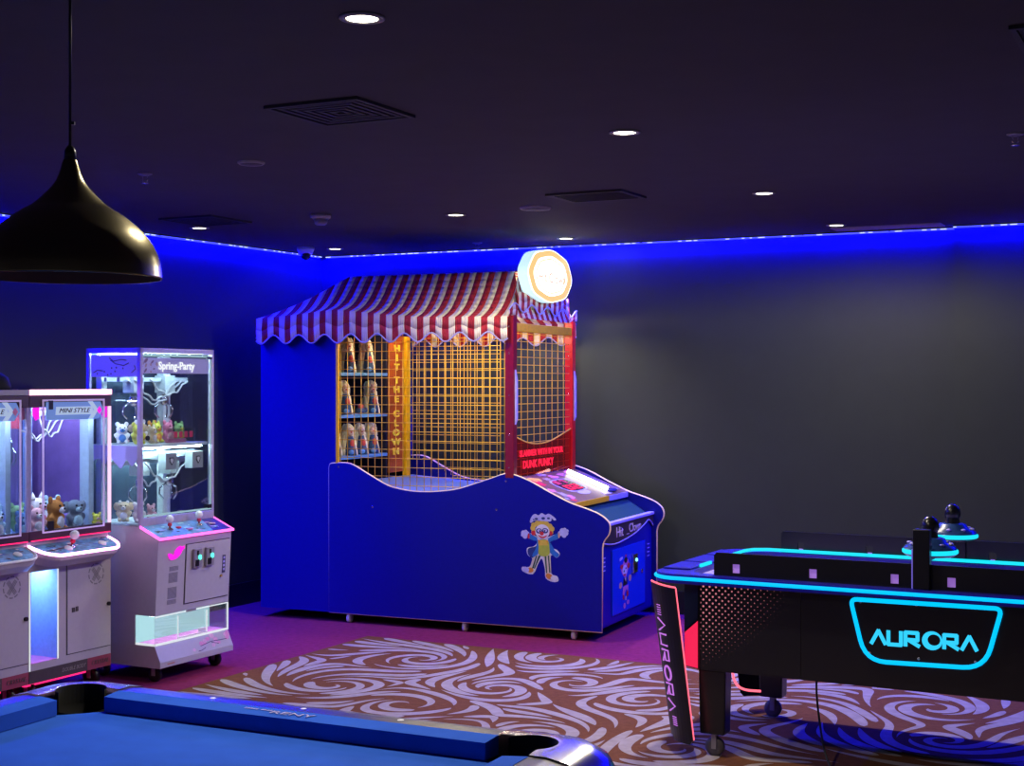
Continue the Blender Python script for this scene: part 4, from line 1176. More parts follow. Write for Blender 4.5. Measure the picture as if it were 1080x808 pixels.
    MB().box(0, w, -.004, .03, 1.570, 1.634).box(0, w, .03, d, 1.60, 1.634).build('upper_band', M['plum_band'], t)
    MB().box(.003, w, -.008, .02, 1.636, 1.664).build('top_light', M['bar_pink'] if lit else M['white'], t)
    MB().box(0.003, w, .021, d, 1.635, 1.655).build('top_cover', M['white'], t)
    MB().box(w - .014, w, -.004, .010, .915, 1.57).build('corner_post', M['post_white'] if lit else M['alu'], t)
    MB().box(0, .012, -.004, .010, .915, 1.57).build('corner_post', M['alu'], t)
    MB().box(.012, w - .014, .000, .004, .915, 1.57).build('front_glass', M['glass'], t)
    MB().box(w - .006, w - .003, .012, .125, .875, 1.60).build('side_glass', M['glass'], t)
    MB().box(w - .040, w - .003, .126, .195, .883, 1.598).build('side_post', M['niche_pale'], t)
    MB().box(w - .008, w - .003, .196, d - .02, .875, 1.60).build('side_panel', M['case_violet'] if lit else M['case_blue'], t)
    MB().box(.003, .006, .01, d - .02, .875, 1.60).build('side_glass', M['glass'], t)
    gd = MB().box(.085, .535, -.014, -.010, .90, 1.612).build('glass_door', M['glass'], t)
    MB().box(.083, .090, -.016, -.008, .90, 1.612).box(.530, .537, -.016, -.008, .90, 1.612).box(.09, .53, -.016, -.008, .90, .908).box(.09, .53, -.016, -.008, 1.602, 1.612).build('door_edge', mat('door_edge_lilac', (.6, .5, .8), .3, em=(.8, .6, 1.0), es=.22), gd)
    MB().box(.115, .155, -.020, -.0165, .912, .962).box(.118, .150, -.020, -.0165, 1.558, 1.606).build('door_lock', M['black'], gd)
    hp = MB().prism([(.10, 1.502), (.485, 1.502), (.525, 1.552), (.50, 1.598), (.10, 1.598)], 'xz', -.0195, -.0170).build('header', M['label_blue'], gd)
    MB().prism([(.165, 1.528), (.43, 1.528), (.445, 1.550), (.43, 1.572), (.17, 1.572)], 'xz', -.0215, -.0200).build('header_plate', M['label_pale'], hp)
    MB().prism([(.40, 1.600), (.438, 1.600), (.482, 1.552), (.440, 1.504), (.405, 1.504), (.448, 1.552)], 'xz', -.0225, -.0217).build('chevron', M['label_pale'], hp)
    MB().prism([(.47, 1.550), (.49, 1.572), (.508, 1.550), (.49, 1.528)], 'xz', -.0235, -.0226).build('diamond', M['magenta'] if lit else M['art_pink'], hp)
    text('MINI STYLE', .036, M['black'], 'lettering', hp, (.30, -.0225, 1.550), FRONT, .001, 1.25, shear=.35)
    # inside
    MB().box(.01, w - .01, d - .02, d - .012, .873, 1.60).build('back_panel', M['case_violet'], t)
    MB().box(.01, w - .01, .02, d - .02, .8725, .882).build('toy_floor', M['niche'], t)
    MB().box(.03, w - .03, .03, .045, 1.590, 1.599).box(.03, .045, .05, d - .05, 1.590, 1.599).box(w - .045, w - .03, .05, d - .05, 1.590, 1.599).build('light_bar', M['mini_led'], t)
    MB().box(.03, .065, d - .065, d - .03, .883, 1.59).box(w - .095, w - .06, d - .075, d - .035, .883, 1.59).box(.13, .21, d - .16, d - .10, .883, 1.42).build('inner_post', M['niche'], t)
    gantry(t, 1.53, [.10], .26, 21 if lit else 24, w, .15, mat('carriage_red', (.35, .02, .05), .4))
    for u0, u1 in ((.04, .082), (.54, .585)):
        MB().prism([(u0, 1.57), (u1, 1.57), (u1, 1.51), (u0 + (u1 - u0) * .4, 1.50), (u0, 1.53)], 'xz', .012, .016).build('corner_flag', M['magenta'] if lit else M['art_pink'], t)
    return t
mini(0, True, 'small white claw machine with glowing pink top bar, beside the tall claw machine')
mini(-MW - .004, False, 'small white claw machine with unlit rim, cut by the photo left edge')
TM = 'plush toys piled in the small claw machines'
for k, (u, v, s_, c1, c2, e, rz, lb) in enumerate([
    (.295, .12, .130, 'brown', 'white', 'round', 285, 'orange brown plush animal in the middle of the lit small claw machine'),
    (.440, .12, .122, 'grey', 'sky', 'flap', 265, 'blue grey plush with flappy ears right of the orange brown plush'),
    (.165, .12, .105, 'rose', 'white', 'round', 255, 'pale rose plush left of the orange brown plush in the lit small claw machine'),
    (.505, .228, .070, 'violet', 'white', 'round', 250, 'violet plush right of the blue grey plush in the lit small claw machine'),
    (.552, .06, .060, 'yellow', 'rose', 'round', 250, 'small yellow and pink plush at the right corner of the lit small claw machine'),
    (.352, .31, .130, 'white', 'pink', 'pointy', 270, 'white plush with pink muzzle behind the blue grey plush'),
    (.490, .34, .120, 'sky', 'white', 'round', 250, 'pale blue plush at the back right of the lit small claw machine'),
    (.215, .32, .105, 'green', 'white', 'round', 260, 'green plush at the back of the lit small claw machine'),
    (.060, .12, .090, 'blue', 'sky', 'round', 265, 'blue plush at the left corner of the lit small claw machine'),
    (.098, .32, .095, 'yellow', 'white', 'pointy', 270, 'yellow plush with pointed ears at the back left of the lit small claw machine'),
    (-.122, .12, .118, 'sky', 'white', 'round', 270, 'pale blue plush at the right front of the left small claw machine'),
    (-.268, .12, .140, 'grey', 'black', 'round', 250, 'dark grey plush at the left front of the left small claw machine'),
    (-.260, .36, .140, 'sky', 'white', 'round', 280, 'big pale blue plush at the back of the left small claw machine'),
    (-.125, .33, .105, 'cream', 'white', 'round', 270, 'cream plush at the back right of the left small claw machine'),
    (-.400, .28, .135, 'white', 'sky', 'long', 270, 'white long eared plush at the far left of the left small claw machine')]):
    plush(MFR.w(u, v, .883), MFR.deg + rz, s_, c1, c2, lb, TM, e, 80 + k)
x, y, _ = MFR.w(-.135, .14, 0)
t = thing('cap', 'dark rounded cap lying on top of the left small claw machine at the photo edge', 'cap', (x, y, 1.6555), MFR.deg)
MB().lathe([(.0001, .105), (.05, .10), (.09, .075), (.105, .03), (.105, 0), (.0001, 0)], 24).build('crown', M['black_matte'], t)
MB().prism([tuple(p) for p in crom([(.06, -.10), (.11, -.085), (.150, -.03), (.150, .03), (.11, .085), (.06, .10)], 5)], 'xy', .003, .012).build('brim', M['black'], t)

# ------------------------------------------------------------------ air hockey table
AF = Frame((.7112, 6.4655), -28)
ah = thing('air_hockey_table', 'black air hockey table with glowing cyan edges and AURORA emblem', 'air hockey table', AF.w(0, 0, 0), AF.deg)
TL, TW, ZT = 2.40, 1.10, .825
M['ah_black'] = mat('table_black', (.006, .006, .009), .28, var=.05)
M['ah_top'] = mat('table_top_painted_sheen', (.010, .008, .30), .35, var=.05)  # blue wall reflection painted into the colour of a glossy black top
M['cyan'] = glow('cyan_tube', (.0, .50, 1.0), 1.25)
M['cyan2'] = glow('cyan_green_tube', (.01, .72, .92), 1.15)
M['pink_edge'] = glow('pink_edge', (1.0, .13, .20), 1.7)
M['red_lit'] = glow('red_lit_panel', (1.0, .02, .10), .95)
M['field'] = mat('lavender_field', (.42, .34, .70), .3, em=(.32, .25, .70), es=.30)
def dots_mat():
    m = bpy.data.materials.new('perforated_backlit'); m.use_nodes = True
    nt = m.node_tree; b = nt.nodes['Principled BSDF']
    b.inputs['Base Color'].default_value = (.006, .006, .009, 1); b.inputs['Roughness'].default_value = .3
    tc = nt.nodes.new('ShaderNodeTexCoord'); sx = nt.nodes.new('ShaderNodeSeparateXYZ'); nt.links.new(tc.outputs['Object'], sx.inputs[0])
    def mth(op, a, b_=None, c=None):
        n = nt.nodes.new('ShaderNodeMath'); n.operation = op
        for i, q in enumerate((a, b_, c)):
            if q is None: continue
            if isinstance(q, (int, float)): n.inputs[i].default_value = q
            else: nt.links.new(q, n.inputs[i])
        return n.outputs[0]
    X, Z = sx.outputs[0], sx.outputs[2]
    def cell_(ox, oz):
        a = mth('SUBTRACT', mth('FRACT', mth('ADD', mth('DIVIDE', X, .030), ox)), .5)
        b_ = mth('SUBTRACT', mth('FRACT', mth('ADD', mth('DIVIDE', Z, .030), oz)), .5)
        return mth('SQRT', mth('ADD', mth('MULTIPLY', a, a), mth('MULTIPLY', b_, b_)))
    dist = mth('MINIMUM', cell_(0, 0), cell_(.5, .5))
    fx = mth('DIVIDE', mth('SUBTRACT', X, .13), .42)
    fz = mth('DIVIDE', mth('SUBTRACT', .80, Z), .42)
    fade = mth('MAXIMUM', mth('SUBTRACT', 1.0, mth('ADD', fx, mth('MULTIPLY', mth('MULTIPLY', fz, fz), 1.1))), 0.0)
    rad = mth('MULTIPLY', mth('SQRT', fade), .165)
    hit = mth('LESS_THAN', dist, rad)
    es = mth('MULTIPLY', hit, mth('ADD', mth('MULTIPLY', fade, .6), .12))
    b.inputs['Emission Color'].default_value = (1.0, .30, .36, 1)
    nt.links.new(es, b.inputs['Emission Strength'])
    return m
body_plan = [(.135, .05), (.035, .105), (.035, TW - .105), (.135, TW - .05), (TL - .135, TW - .05), (TL - .035, TW - .105), (TL - .035, .105), (TL - .135, .05)]
cab = MB().prism(body_plan, 'xy', .40, .79).build('cabinet', M['ah_black'], ah, bevel=.003)
MB().box(.137, .60, .0475, .0498, .41, .788).build('perforated_panel', dots_mat(), cab)
for mir in (0, 1):
    f_ = (lambda u: u) if not mir else (lambda u: TL - u)
    for s_ in (0, 1):
        g_ = (lambda v: v) if not s_ else (lambda v: TW - v)
        A0 = Vector((f_(.135), g_(.05))); A1 = Vector((f_(.035), g_(.105)))
        n = Vector((A1.y - A0.y, -(A1.x - A0.x))).normalized() * .004
        c = Vector((f_(.3), g_(.5))) - A0
        if n.dot(c) > 0: n = -n
        p0, p1 = A0.lerp(A1, .12) + n, A0.lerp(A1, .92) + n
        MB().add([(p0.x, p0.y, .405), (p1.x, p1.y, .405), (p1.x, p1.y, .555), (p0.x, p0.y, .62)], [(0, 1, 2, 3)]).build('red_light_panel', M['red_lit'], cab)
        MB().add([(p0.x, p0.y, .63), (p1.x, p1.y, .565), (p1.x, p1.y, .78), (p0.x, p0.y, .78)], [(0, 1, 2, 3)]).build('corner_panel', mat('corner_navy', (.01, .02, .06), .3), cab)
# top frame
def rr(u0, u1, v0, v1, r, n=8):
    out = []
    for cx, cy, a in ((u1 - r, v0 + r, -90), (u1 - r, v1 - r, 0), (u0 + r, v1 - r, 90), (u0 + r, v0 + r, 180)):
        for i in range(n + 1):
            th = R(a + 90 * i / n); out.append((cx + r * math.cos(th), cy + r * math.sin(th)))
    return out
O_ = rr(-.10, TL + .10, 0, TW, .13); I_ = rr(.06, TL - .06, .085, TW - .085, .10)
tf = MB(); n = len(O_)
vs = [(p[0], p[1], ZT + .008) for p in O_] + [(p[0], p[1], ZT + .008) for p in I_] + [(p[0], p[1], .790) for p in O_] + [(p[0], p[1], .790) for p in I_]
fs = []
for i in range(n):
    j = (i + 1) % n
    fs += [(i, j, n + j, n + i), (2 * n + j, 2 * n + i, 3 * n + i, 3 * n + j), (2 * n + i, 2 * n + j, j, i), (n + i, n + j, 3 * n + j, 3 * n + i)]
tf.add(vs, fs)
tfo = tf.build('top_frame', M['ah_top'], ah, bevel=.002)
MB().tube([(p[0] * 1.0, p[1], .815) for p in rr(-.104, TL + .104, -.004, TW + .004, .134)], .0085, 8, True).build('edge_light', M['cyan'], tfo)
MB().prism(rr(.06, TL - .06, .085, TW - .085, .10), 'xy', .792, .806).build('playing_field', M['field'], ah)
ins = rr(.065, TL - .065, .09, TW - .09, .10)
# inner glowing strip, broken at the two goals
seg = [p for p in ins if p[1] > .72]; seg = sorted([p for p in seg if p[0] < TL / 2], key=lambda p: (p[0], p[1]))
far_path = [(.050, .70), (.050, .92), (.075, .985), (.14, 1.02), (TL - .14, 1.02), (TL - .075, .985), (TL - .05, .92), (TL - .05, .70)]
MB().tube([(p[0], p[1], .845) for p in far_path], .0085, 8).build('inner_light', M['cyan2'], tfo)
for u_ in (.050, TL - .050): MB().box(u_ - .006, u_ + .006, .28, .42, .834, .848).build('goal_light', M['cyan2'], tfo)
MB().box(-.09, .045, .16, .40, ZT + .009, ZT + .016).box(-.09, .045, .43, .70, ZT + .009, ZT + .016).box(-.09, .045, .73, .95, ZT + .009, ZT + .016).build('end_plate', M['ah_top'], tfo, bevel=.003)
# raised side guards with small window cut-outs
M['window_lilac'] = mat('window_lilac', (.42, .26, .80), .35, em=(.45, .20, .85), es=.42)
def guard(v, zb, zt):
    us = [.304, .654, 1.007, 1.242, 1.59, 1.94]
    mb = MB(); u0, u1 = .20, 2.20; hw = .017; wz0, wz1 = .848, .888
    mb.box(u0, u1, v - .006, v + .006, zb, wz0).box(u0 + .0, u1, v - .006, v + .006, wz1, zt - .012)
    mb.prism([(u0, zt - .012), (u0 + .012, zt), (u1 - .012, zt), (u1, zt - .012)], 'xz', v - .006, v + .006)
    prev = u0
    for u in us:
        mb.box(prev, u - hw, v - .006, v + .006, wz0, wz1); prev = u + hw
    mb.box(prev, u1, v - .006, v + .006, wz0, wz1)
    g_ = mb.build('side_guard', M['ah_black'], ah)
    for u in us:
        if v < .5: MB().box(u - hw, u + hw, v + .0005, v + .004, wz0, wz1).build('guard_window', M['window_lilac'], g_)
        else: MB().box(u - hw * .6, u + hw * .6, v - .003, v + .003, wz0 + .0005, wz0 + .006).build('window_edge', M['window_lilac'], g_)
guard(.055, ZT + .008, .936); guard(TW - .045, ZT + .008, .940)
# centre posts carrying brackets for the strikers
for v0, sg_, u in ((.045, 1, 1.123), (TW - .045, -1, 1.085)):
    p = MB().box(u - .035, u + .035, v0 - .022, v0 + .022, ZT + .008, 1.085 if sg_ > 0 else 1.0).build('centre_post', M['ah_black'], ah, bevel=.004)
    MB().box(u - .02, u + .02, min(v0, v0 + sg_ * .17), max(v0, v0 + sg_ * .17), .945, .957).build('bracket', M['ah_black'], p)
    MB().box(u - .041, u - .036, v0 - .016, v0 + .01, ZT + .01, 1.0).build('light_strip', mat('violet_strip', (.2, .12, .5), .3, em=(.16, .14, .75), es=.5), p)
# emblem on the near side
ev = .0445
tr = [(.822, .772), (1.445, .776), (1.378, .524), (.886, .512)]
def round_poly(pts, r, n=6):
    out = []; N = len(pts)
    for i in range(N):
        p = Vector(pts[i]); a = (Vector(pts[i - 1]) - p).normalized(); b = (Vector(pts[(i + 1) % N]) - p).normalized()
        rr_ = r[i]
        for k in range(n + 1):
            t_ = k / n; q0, q1 = p + a * rr_, p + b * rr_
            q = q0 * (1 - t_) ** 2 + p * 2 * t_ * (1 - t_) + q1 * t_ ** 2
            out.append((q.x, q.y))
    return out
rp = round_poly(tr, [.03, .03, .09, .09])
em = MB().prism(rp, 'xz', .040, .0499).build('emblem', M['ah_black'], ah)
MB().tube([(p[0], .036, p[1]) for p in rp], .0095, 8, True).build('emblem_light', M['cyan'], em)
scw = MB()
for u, z in ((.865, .762), (1.10, .765), (1.375, .77), (.905, .545), (1.11, .54), (1.34, .548)): scw.ball((u, .039, z), (.006, .003, .006), 8)
scw.build('screw', M['grey'], em)
def stroke(mb, pts, w, y0, y1):
    for (a, b) in zip(pts[:-1], pts[1:]):
        a, b = Vector(a), Vector(b); d = (b - a).normalized(); nn = Vector((-d.y, d.x)) * w / 2; e = d * w * .25
        q = [a - e + nn, b + e + nn, b + e - nn, a - e - nn]
        mb.prism([(p.x, p.y) for p in q], 'xz', y0, y1)
LET = {'A': [[(0, 0), (.5, 1), (1, 0)]], 'U': [[(0, 1), (0, 0), (.9, 0), (.9, 1)]], 'R': [[(0, 0), (0, 1), (.85, 1), (.85, .45), (.2, .45), (.95, 0)]]}
def aurora(mapf, w, parent, m):
    """mapf(x,y)->plane coords; total width 6.6 units"""
    mb = MB(); x = 0
    for ch in 'AURORA':
        if ch == 'O':
            n = 26; cx, cy = x + .62, .5
            a = [mapf(cx + .68 * math.cos(2 * PI * i / n), cy + .72 * math.sin(2 * PI * i / n)) for i in range(n)]
            b = [mapf(cx + .12 + .42 * math.cos(2 * PI * i / n), cy + .06 + .42 * math.sin(2 * PI * i / n)) for i in range(n)]
            for y in (.0385,):
                mb.add([(p[0], y, p[1]) for p in a] + [(p[0], y, p[1]) for p in b], [(i, (i + 1) % n, n + (i + 1) % n, n + i) for i in range(n)])
            x += 1.42
        else:
            for pl in LET[ch]: stroke(mb, [mapf(x + p[0] * .95, p[1]) for p in pl], w, .037, .0395)
            x += 1.16
    return mb.build('lettering', m, parent)
M['cyan_letter'] = glow('cyan_letter', (.03, .60, 1.0), 1.1)
aurora(lambda x, y: (.912 + x * .0618, .590 + y * .055 + (x / 7) * .006), .016, em, M['cyan_letter'])
# leaning end plates with lit edges, and the legs
M['purple_letter'] = glow('purple_letter', (.62, .20, .85), .9)
def plate(side, end):
    f_ = (lambda u: u) if end == 0 else (lambda u: TL - u)
    g_ = (lambda v: v) if side == 0 else (lambda v: TW - v)
    mb = MB(); zs = [.075, .095, .25, .45, .65, .77, .784]; nu = 8
    def P(t, z, th):
        k = (z - .075) / (.784 - .075)
        u = .132 - .092 * k - (1 - t) * (.150 - .012 * (1 - k))
        v = -.030 + (1 - t) ** 2 * .085
        if z <= .076: u += (.018 if t == 0 else (-.018 if t == 1 else 0))
        return (f_(u), g_(v + th), z - (.012 * t * 1.0 if z > .78 else 0))
    for th in (0, .022):
        for i in range(len(zs) - 1):
            for j in range(nu):
                q = [P(j / nu, zs[i], th), P((j + 1) / nu, zs[i], th), P((j + 1) / nu, zs[i + 1], th), P(j / nu, zs[i + 1], th)]
                mb.add(q, [(0, 1, 2, 3)], 0, True)
    for j in range(nu):
        for z in (zs[0], zs[-1]): mb.add([P(j / nu, z, 0), P((j + 1) / nu, z, 0), P((j + 1) / nu, z, .022), P(j / nu, z, .022)], [(0, 1, 2, 3)])
    for i in range(len(zs) - 1):
        for t_ in (0, 1): mb.add([P(t_, zs[i], 0), P(t_, zs[i + 1], 0), P(t_, zs[i + 1], .022), P(t_, zs[i], .022)], [(0, 1, 2, 3)])
    pl = mb.build('end_plate', M['ah_black'], ah)
    path = [P(j / nu, .784, .011) for j in range(nu + 1)] + [P(1, z, .011) for z in (.77, .65, .45, .25, .095)]
    path = [(p[0], p[1], p[2] + (.003 if i <= nu else 0)) for i, p in enumerate(path)]
    MB().tube(path, .0042, 6).build('edge_light', M['pink_edge'], pl)
    return pl, P
for side in (0, 1):
    for end in (0, 1):
        pl, P = plate(side, end)
        if side == 0 and end == 0:
            # lettering running down the plate, tops of the letters to the right
            def onp(x, y):
                z = .625 - x * .061
                k = (z - .075) / .731
                t_ = .16 + .30 * y
                q = P(t_, z, -.002)
                return q
            mb = MB(); x = 0
            def sweep(pts, w=.0045):
                mb.tube([onp(*p) for p in pts], w, 5)
            for ch in 'AURORA':
                if ch == 'O':
                    sweep([(x + .55 + .52 * math.cos(2 * PI * i / 14), .5 + .5 * math.sin(2 * PI * i / 14)) for i in range(15)], .0055); x += 1.32
                else:
                    for pl_ in LET[ch]: sweep([(x + p[0] * .9, p[1]) for p in pl_])
                    x += 1.16
            for i in range(5): sweep([(-1.0 + i * .18, .1), (-1.0 + i * .18, .62)], .0022)
            for i in range(5): sweep([(x + .1 + i * .15, .35), (x + .1 + i * .15, .95)], .0022)
            mb.build('lettering', M['purple_letter'], pl)
for u in (.115, TL - .245):
    for v in (.075, TW - .165):
        lg = MB()
        a, b = (u, v), (u + .13, v + .09)
        lg.add([(a[0] + .006, a[1], .105), (b[0] - .006, a[1], .105), (b[0] - .006, b[1], .105), (a[0] + .006, b[1], .105), (a[0], a[1], .40), (b[0], a[1], .40), (b[0], b[1], .40), (a[0], b[1], .40)],
               [(3, 2, 1, 0), (4, 5, 6, 7), (0, 1, 5, 4), (1, 2, 6, 5), (2, 3, 7, 6), (3, 0, 4, 7)])
        lg = lg.build('leg', M['ah_black'], ah, bevel=.008)
        h = .105; cu2, cv2 = u + .065, v + .045
        MB().box(cu2 - .012, cu2 + .012, cv2 - .02, cv2 - .015, .035, .104).box(cu2 - .012, cu2 + .012, cv2 + .015, cv2 + .02, .035, .104).build('fork', M['grey'], lg)
        MB().lathe([(.025, -.014), (.044, -.011), (.044, .011), (.025, .014)], 20, (cu2, cv2, .044), axis='y').build('wheel', M['wheel'], lg)
MB().tube(crom([(.08, .62, .398), (.085, .62, .33), (.10, .62, .24), (.14, .64, .20), (.22, .66, .195)], 5), .006, 6).build('far_edge_glow', M['pink_edge'], ah)  # added glowing line, stands in for the far end plate's lit edge
MB().box(.065, .095, .60, .64, .345, .3995).build('red_lamp', M['red_lit'], ah)
# strikers resting on the centre post brackets
M['mallet_blue'] = mat('striker_blue', (.02, .06, .22), .3)
for (u, v, lb) in ((1.123, .205, 'domed striker with glowing cyan ring behind the near post of the air hockey table'),
                   (1.085, TW - .205, 'domed striker with glowing cyan ring on the far post of the air hockey table')):
    x, y, z = AF.w(u, v, .958)
    t = thing('air_hockey_striker', lb, 'striker', (x, y, z), AF.deg, 'glowing strikers on the air hockey table')
    MB().lathe([(.0001, 0), (.10, 0), (.112, .010)], 40, cap=False).build('base', M['ah_black'], t)
    MB().lathe([(.112, .010), (.117, .014), (.117, .025), (.112, .030)], 40, cap=False).build('glow_ring', M['cyan2'], t)
    b = MB().lathe([(.112, .030), (.105, .042), (.070, .058), (.062, .074), (.050, .078), (.0001, .078)], 36, cap=False).build('body', M['mallet_blue'], t)
    bs = MB()
    for k in range(8):
        th = 2 * PI * k / 8; bs.ball((.088 * math.cos(th), .088 * math.sin(th), .053), (.012, .012, .006), 8)
    bs.build('stud', M['lavender'], b)
    MB().lathe([(.034, .076), (.031, .10)], 24, cap=False).ball((0, 0, .125), (.038, .038, .044), 20).build('knob', M['ah_black'], t)
cpts = [(.60, .30, .398), (.605, .28, .30), (.63, .24, .18), (.69, .12, .07), (.79, -.05, .012), (.91, -.22, .008), (1.02, -.42, .008)]
mb = MB().tube([AF.w(*p) for p in crom(cpts, 6)], .005, 6)
tag(mb.build('power_cable', M['black_matte']), 'thin black cable trailing from the air hockey table onto the carpet', 'cable')

# ------------------------------------------------------------------ pool table
PF = Frame((-1.1914, 4.1083), -25.4)
pt = thing('pool_table', 'pool table with bright blue cloth, dark rails and chrome corner castings', 'pool table', PF.w(0, 0, 0), PF.deg)
M['cloth'] = bump(mat('blue_cloth', (.022, .105, .56), .9, var=.10, scale=10, spec=.15), 700, .25)
M['rail'] = mat('rail_dark_metal', (.11, .11, .13), .34, .85)
M['cast'] = mat('corner_chrome', (.62, .60, .58), .20, 1.)
BU0, BU1, BV0, BV1 = -.009, 1.470, -.079, -2.62      # where the metal rail meets the cloth
ZP, ZB = .84, .792
RAIL = [(0, 0), (.045, .0), (.095, -.010), (.135, -.032), (.160, -.075)]      # offset outwards, height below the rail top
CUT = .150                                                              # straight part that belongs to a corner casting
bx0, bx1, by0, by1, ch = BU0 + .058, BU1 - .058, BV0 - .058, BV1 + .058, .085
MB().prism([(bx0 + ch, by0), (bx1 - ch, by0), (bx1, by0 - ch), (bx1, by1 + ch), (bx1 - ch, by1), (bx0 + ch, by1), (bx0, by1 + ch), (bx0, by0 - ch)], 'xy', ZB - .03, ZB).build('bed', M['cloth'], pt)
MB().box(BU0 - .10, BU1 + .10, BV1 - .10, BV0 + .10, .52, .70).build('apron', mat('apron_dark', (.03, .03, .045), .3), pt)
for u in (BU0 - .06, BU1 - .12):
    for v in (BV1 - .06, BV0 - .12):
        MB().prism([(u, v), (u + .18, v), (u + .18, v + .18), (u, v + .18)], 'xy', 0, .5195).build('leg', M['rail'], pt, bevel=.01)
def rail(a, b, outw, name='rail', e=(.050, .050)):
    a, b, n = Vector(a), Vector(b), Vector(outw)
    d = (b - a).normalized()
    def sect(p): return [(p + n * o, ZP + z) for o, z in RAIL] + [(p + n * .160, .70), (p, .70)]
    A_, B_ = sect(a), sect(b); k = len(A_)
    mb = MB().add([(p.x, p.y, z) for p, z in A_] + [(p.x, p.y, z) for p, z in B_], [(i, (i + 1) % k, k + (i + 1) % k, k + i) for i in range(k)] + [tuple(range(k))[::-1], tuple(range(k, 2 * k))])
    r = mb.build(name, M['rail'], pt)
    c = [a - n * .0005 - d * .0, b - n * .0005, b - n * .066 - d * e[1], a - n * .066 + d * e[0]]
    zt = [ZP + .001, ZP + .001, ZP - .004, ZP - .004]
    MB().add([(p.x, p.y, ZB + .002) for p in c] + [(p.x, p.y, z) for p, z in zip(c, zt)],
             [(3, 2, 1, 0), (4, 5, 6, 7), (0, 1, 5, 4), (1, 2, 6, 5), (2, 3, 7, 6), (3, 0, 4, 7)]).build('cushion', M['cloth'], r)
    L = (b - a).length
    for q_ in (.25, .5, .75):
        q = a + d * L * q_ + n * .035
        MB().ball((q.x, q.y, ZP), (.009, .009, .0015), 10).build('sight', M['white_plain'], r)
    return r
HV = (BV0 + BV1) / 2
fr_ = rail((BU0 + CUT, BV0), (BU1 - CUT, BV0), (0, 1), e=(.004, .004))
rail((BU1 - CUT, BV1), (BU0 + CUT, BV1), (0, -1), e=(.004, .004))
for u, n_ in ((BU0, (-1, 0)), (BU1, (1, 0))):
    rail((u, BV0 - CUT), (u, HV + .07), n_, e=(.004, .02)); rail((u, HV - .07), (u, BV1 + CUT), n_, e=(.02, .004))
def resample(pl, n):
    P = [Vector(p) for p in pl]; L = [0]
    for i in range(1, len(P)): L.append(L[-1] + (P[i] - P[i - 1]).length)
    out = []; j = 0
    for k in range(n):
        t = L[-1] * k / (n - 1)
        while j < len(P) - 2 and L[j + 1] < t: j += 1
        seg_ = L[j + 1] - L[j] or 1
        out.append(P[j].lerp(P[j + 1], (t - L[j]) / seg_))
    return out
def corner(mx, my):
    """chrome casting around a corner pocket, mirrored with mx/my"""
    def q(p): return (BU0 + BU1 - p[0] if mx else p[0], BV0 + BV1 - p[1] if my else p[1])
    cx, cy, pr = BU0 + .048, BV0 - .040, .070
    a0, a1 = 232, 38
    arc = [(cx + pr * math.cos(R(a0 + (a1 - a0) * i / 22)), cy + pr * math.sin(R(a0 + (a1 - a0) * i / 22))) for i in range(23)]
    rows = [([(BU0, BV0 - CUT + .0005)] + arc + [(BU0 + CUT - .0005, BV0)], ZP + .004)]
    for o, z in RAIL[1:]:
        r = o + .02
        c = (BU0 - o + r, BV0 + o - r)
        pl = [(BU0 - o, BV0 - CUT + .0005)] + [(c[0] + r * math.cos(R(180 - 90 * i / 12)), c[1] + r * math.sin(R(180 - 90 * i / 12))) for i in range(13)] + [(BU0 + CUT - .0005, BV0 + o)]
        rows.append((pl, ZP + .004 + z))
    rows.append((rows[-1][0], .70))
    N = 40; mb = MB(); vs = []
    for pl, z in rows: vs += [(*q(p), z) for p in resample(pl, N)]
    fs = [(r * N + i, r * N + i + 1, (r + 1) * N + i + 1, (r + 1) * N + i) for r in range(len(rows) - 1) for i in range(N - 1)]
    mb.add(vs, fs, 0, True)
    mb.build('corner_casting', M['cast'], pt)
    k = MB(); c = q((cx, cy))
    k.lathe([(pr - .002, ZB - .003), (pr - .004, .735), (.04, .71), (.0001, .708)], 24, (c[0], c[1], 0), cap=False)
    ln = [q((cx + (pr - .001) * math.cos(R(a0 + 20 + (a1 - a0 - 40) * i / 24)), cy + (pr - .001) * math.sin(R(a0 + 20 + (a1 - a0 - 40) * i / 24)))) for i in range(25)]
    k.add([(p[0], p[1], .72) for p in ln] + [(p[0], p[1], ZP + .003) for p in ln], [(i, i + 1, 26 + i, 25 + i) for i in range(24)])
    k.build('pocket', M['black_matte'], pt)
for mx in (0, 1):
    for my in (0, 1): corner(mx, my)
for u in (BU0 - .02, BU1 + .02):
    MB().lathe([(.058, ZP - .002), (.058, .76), (.03, .72), (.0001, .72)], 20, (u, HV, 0), cap=False).build('pocket', M['black_matte'], pt)
M['rail_letter'] = mat('rail_letter', (.45, .42, .62), .5)
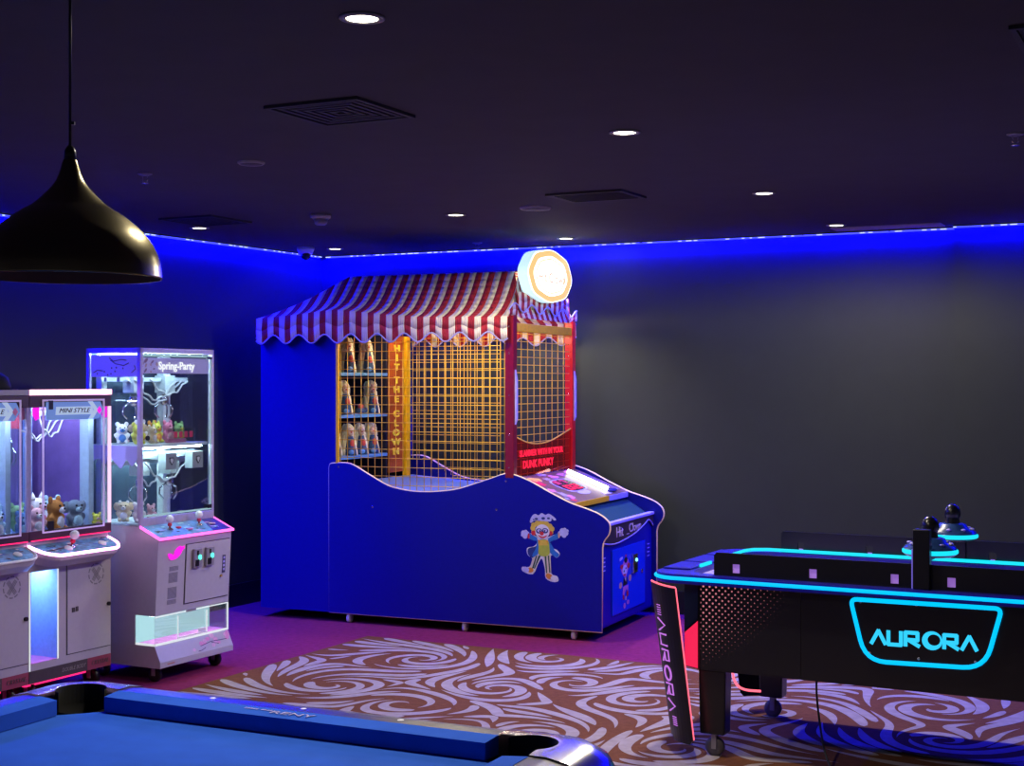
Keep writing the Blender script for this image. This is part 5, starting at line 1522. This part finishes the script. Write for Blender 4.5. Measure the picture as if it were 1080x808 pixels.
text('RENY', .036, M['rail_letter'], 'lettering', fr_, (.740, -.113, ZP + .0005), (0, 0, 0), .0006, 1.5)
lt = MB()
for i in range(9): lt.box(.585 + .009 * i + (.008 if i > 4 else 0), .591 + .009 * i + (.008 if i > 4 else 0), -.107, -.098, ZP + .0005, ZP + .0012)
lt.build('small_print', M['rail_letter'], fr_)

# ------------------------------------------------------------------ pendant lamp over the pool table
pl = thing('pendant_lamp', 'black bell shaped pendant lamp hanging over the pool table', 'lamp', (-.957, 3.08, 1.914))
k = 3.08 / 1500
prof_px = [(6.6, 168.5), (8.0, 172), (12.9, 187.6), (20.8, 199.5), (36.6, 215.3), (48.5, 223), (60.4, 231.2), (78, 247), (88, 262.9), (92.5, 276), (94, 286.6), (94.6, 293)]
prof = [(r * k, 1.7 + (404 - y) * k - 1.914) for r, y in prof_px]
prof = [tuple(p) for p in crom(prof, 4)]
M['lamp_black'] = mat('lamp_black', (.30, .255, .13), .27, 1.0, var=.04)
M['lamp_in'] = mat('lamp_inside_copper', (.16, .075, .055), .4, .3)
MB().lathe(prof, 56, cap=False).build('shade', M['lamp_black'], pl)
MB().lathe([(max(.001, r - .003), z - .001) for r, z in prof], 56, cap=False).build('shade_lining', M['lamp_in'], pl)
MB().lathe([(prof[-1][0] + .0006, prof[-1][1] + .002), (prof[-1][0] + .0006, prof[-1][1] - .001), (prof[-1][0] - .003, prof[-1][1] - .001)], 56, cap=False).build('rim', M['lamp_black'], pl)
MB().lathe([(.014, .266), (.012, .29), (.005, .30)], 20).build('cap', M['black'], pl)
MB().tube([(0, 0, .295), (0, 0, CEIL - 1.914)], .0032, 8).build('cord', M['black'], pl)
MB().box(.003, .010, -.004, .004, .345, .352).build('cord_clip', M['black'], pl)
MB().lathe([(.03, .14), (.034, .09), (.018, .05), (.0001, .045)], 20).build('bulb', M['white_plain'], pl)
MB().lathe([(.05, CEIL - 1.914), (.05, CEIL - 1.914 - .02), (.0001, CEIL - 1.914 - .025)], 24).build('ceiling_rose', M['black'], pl)
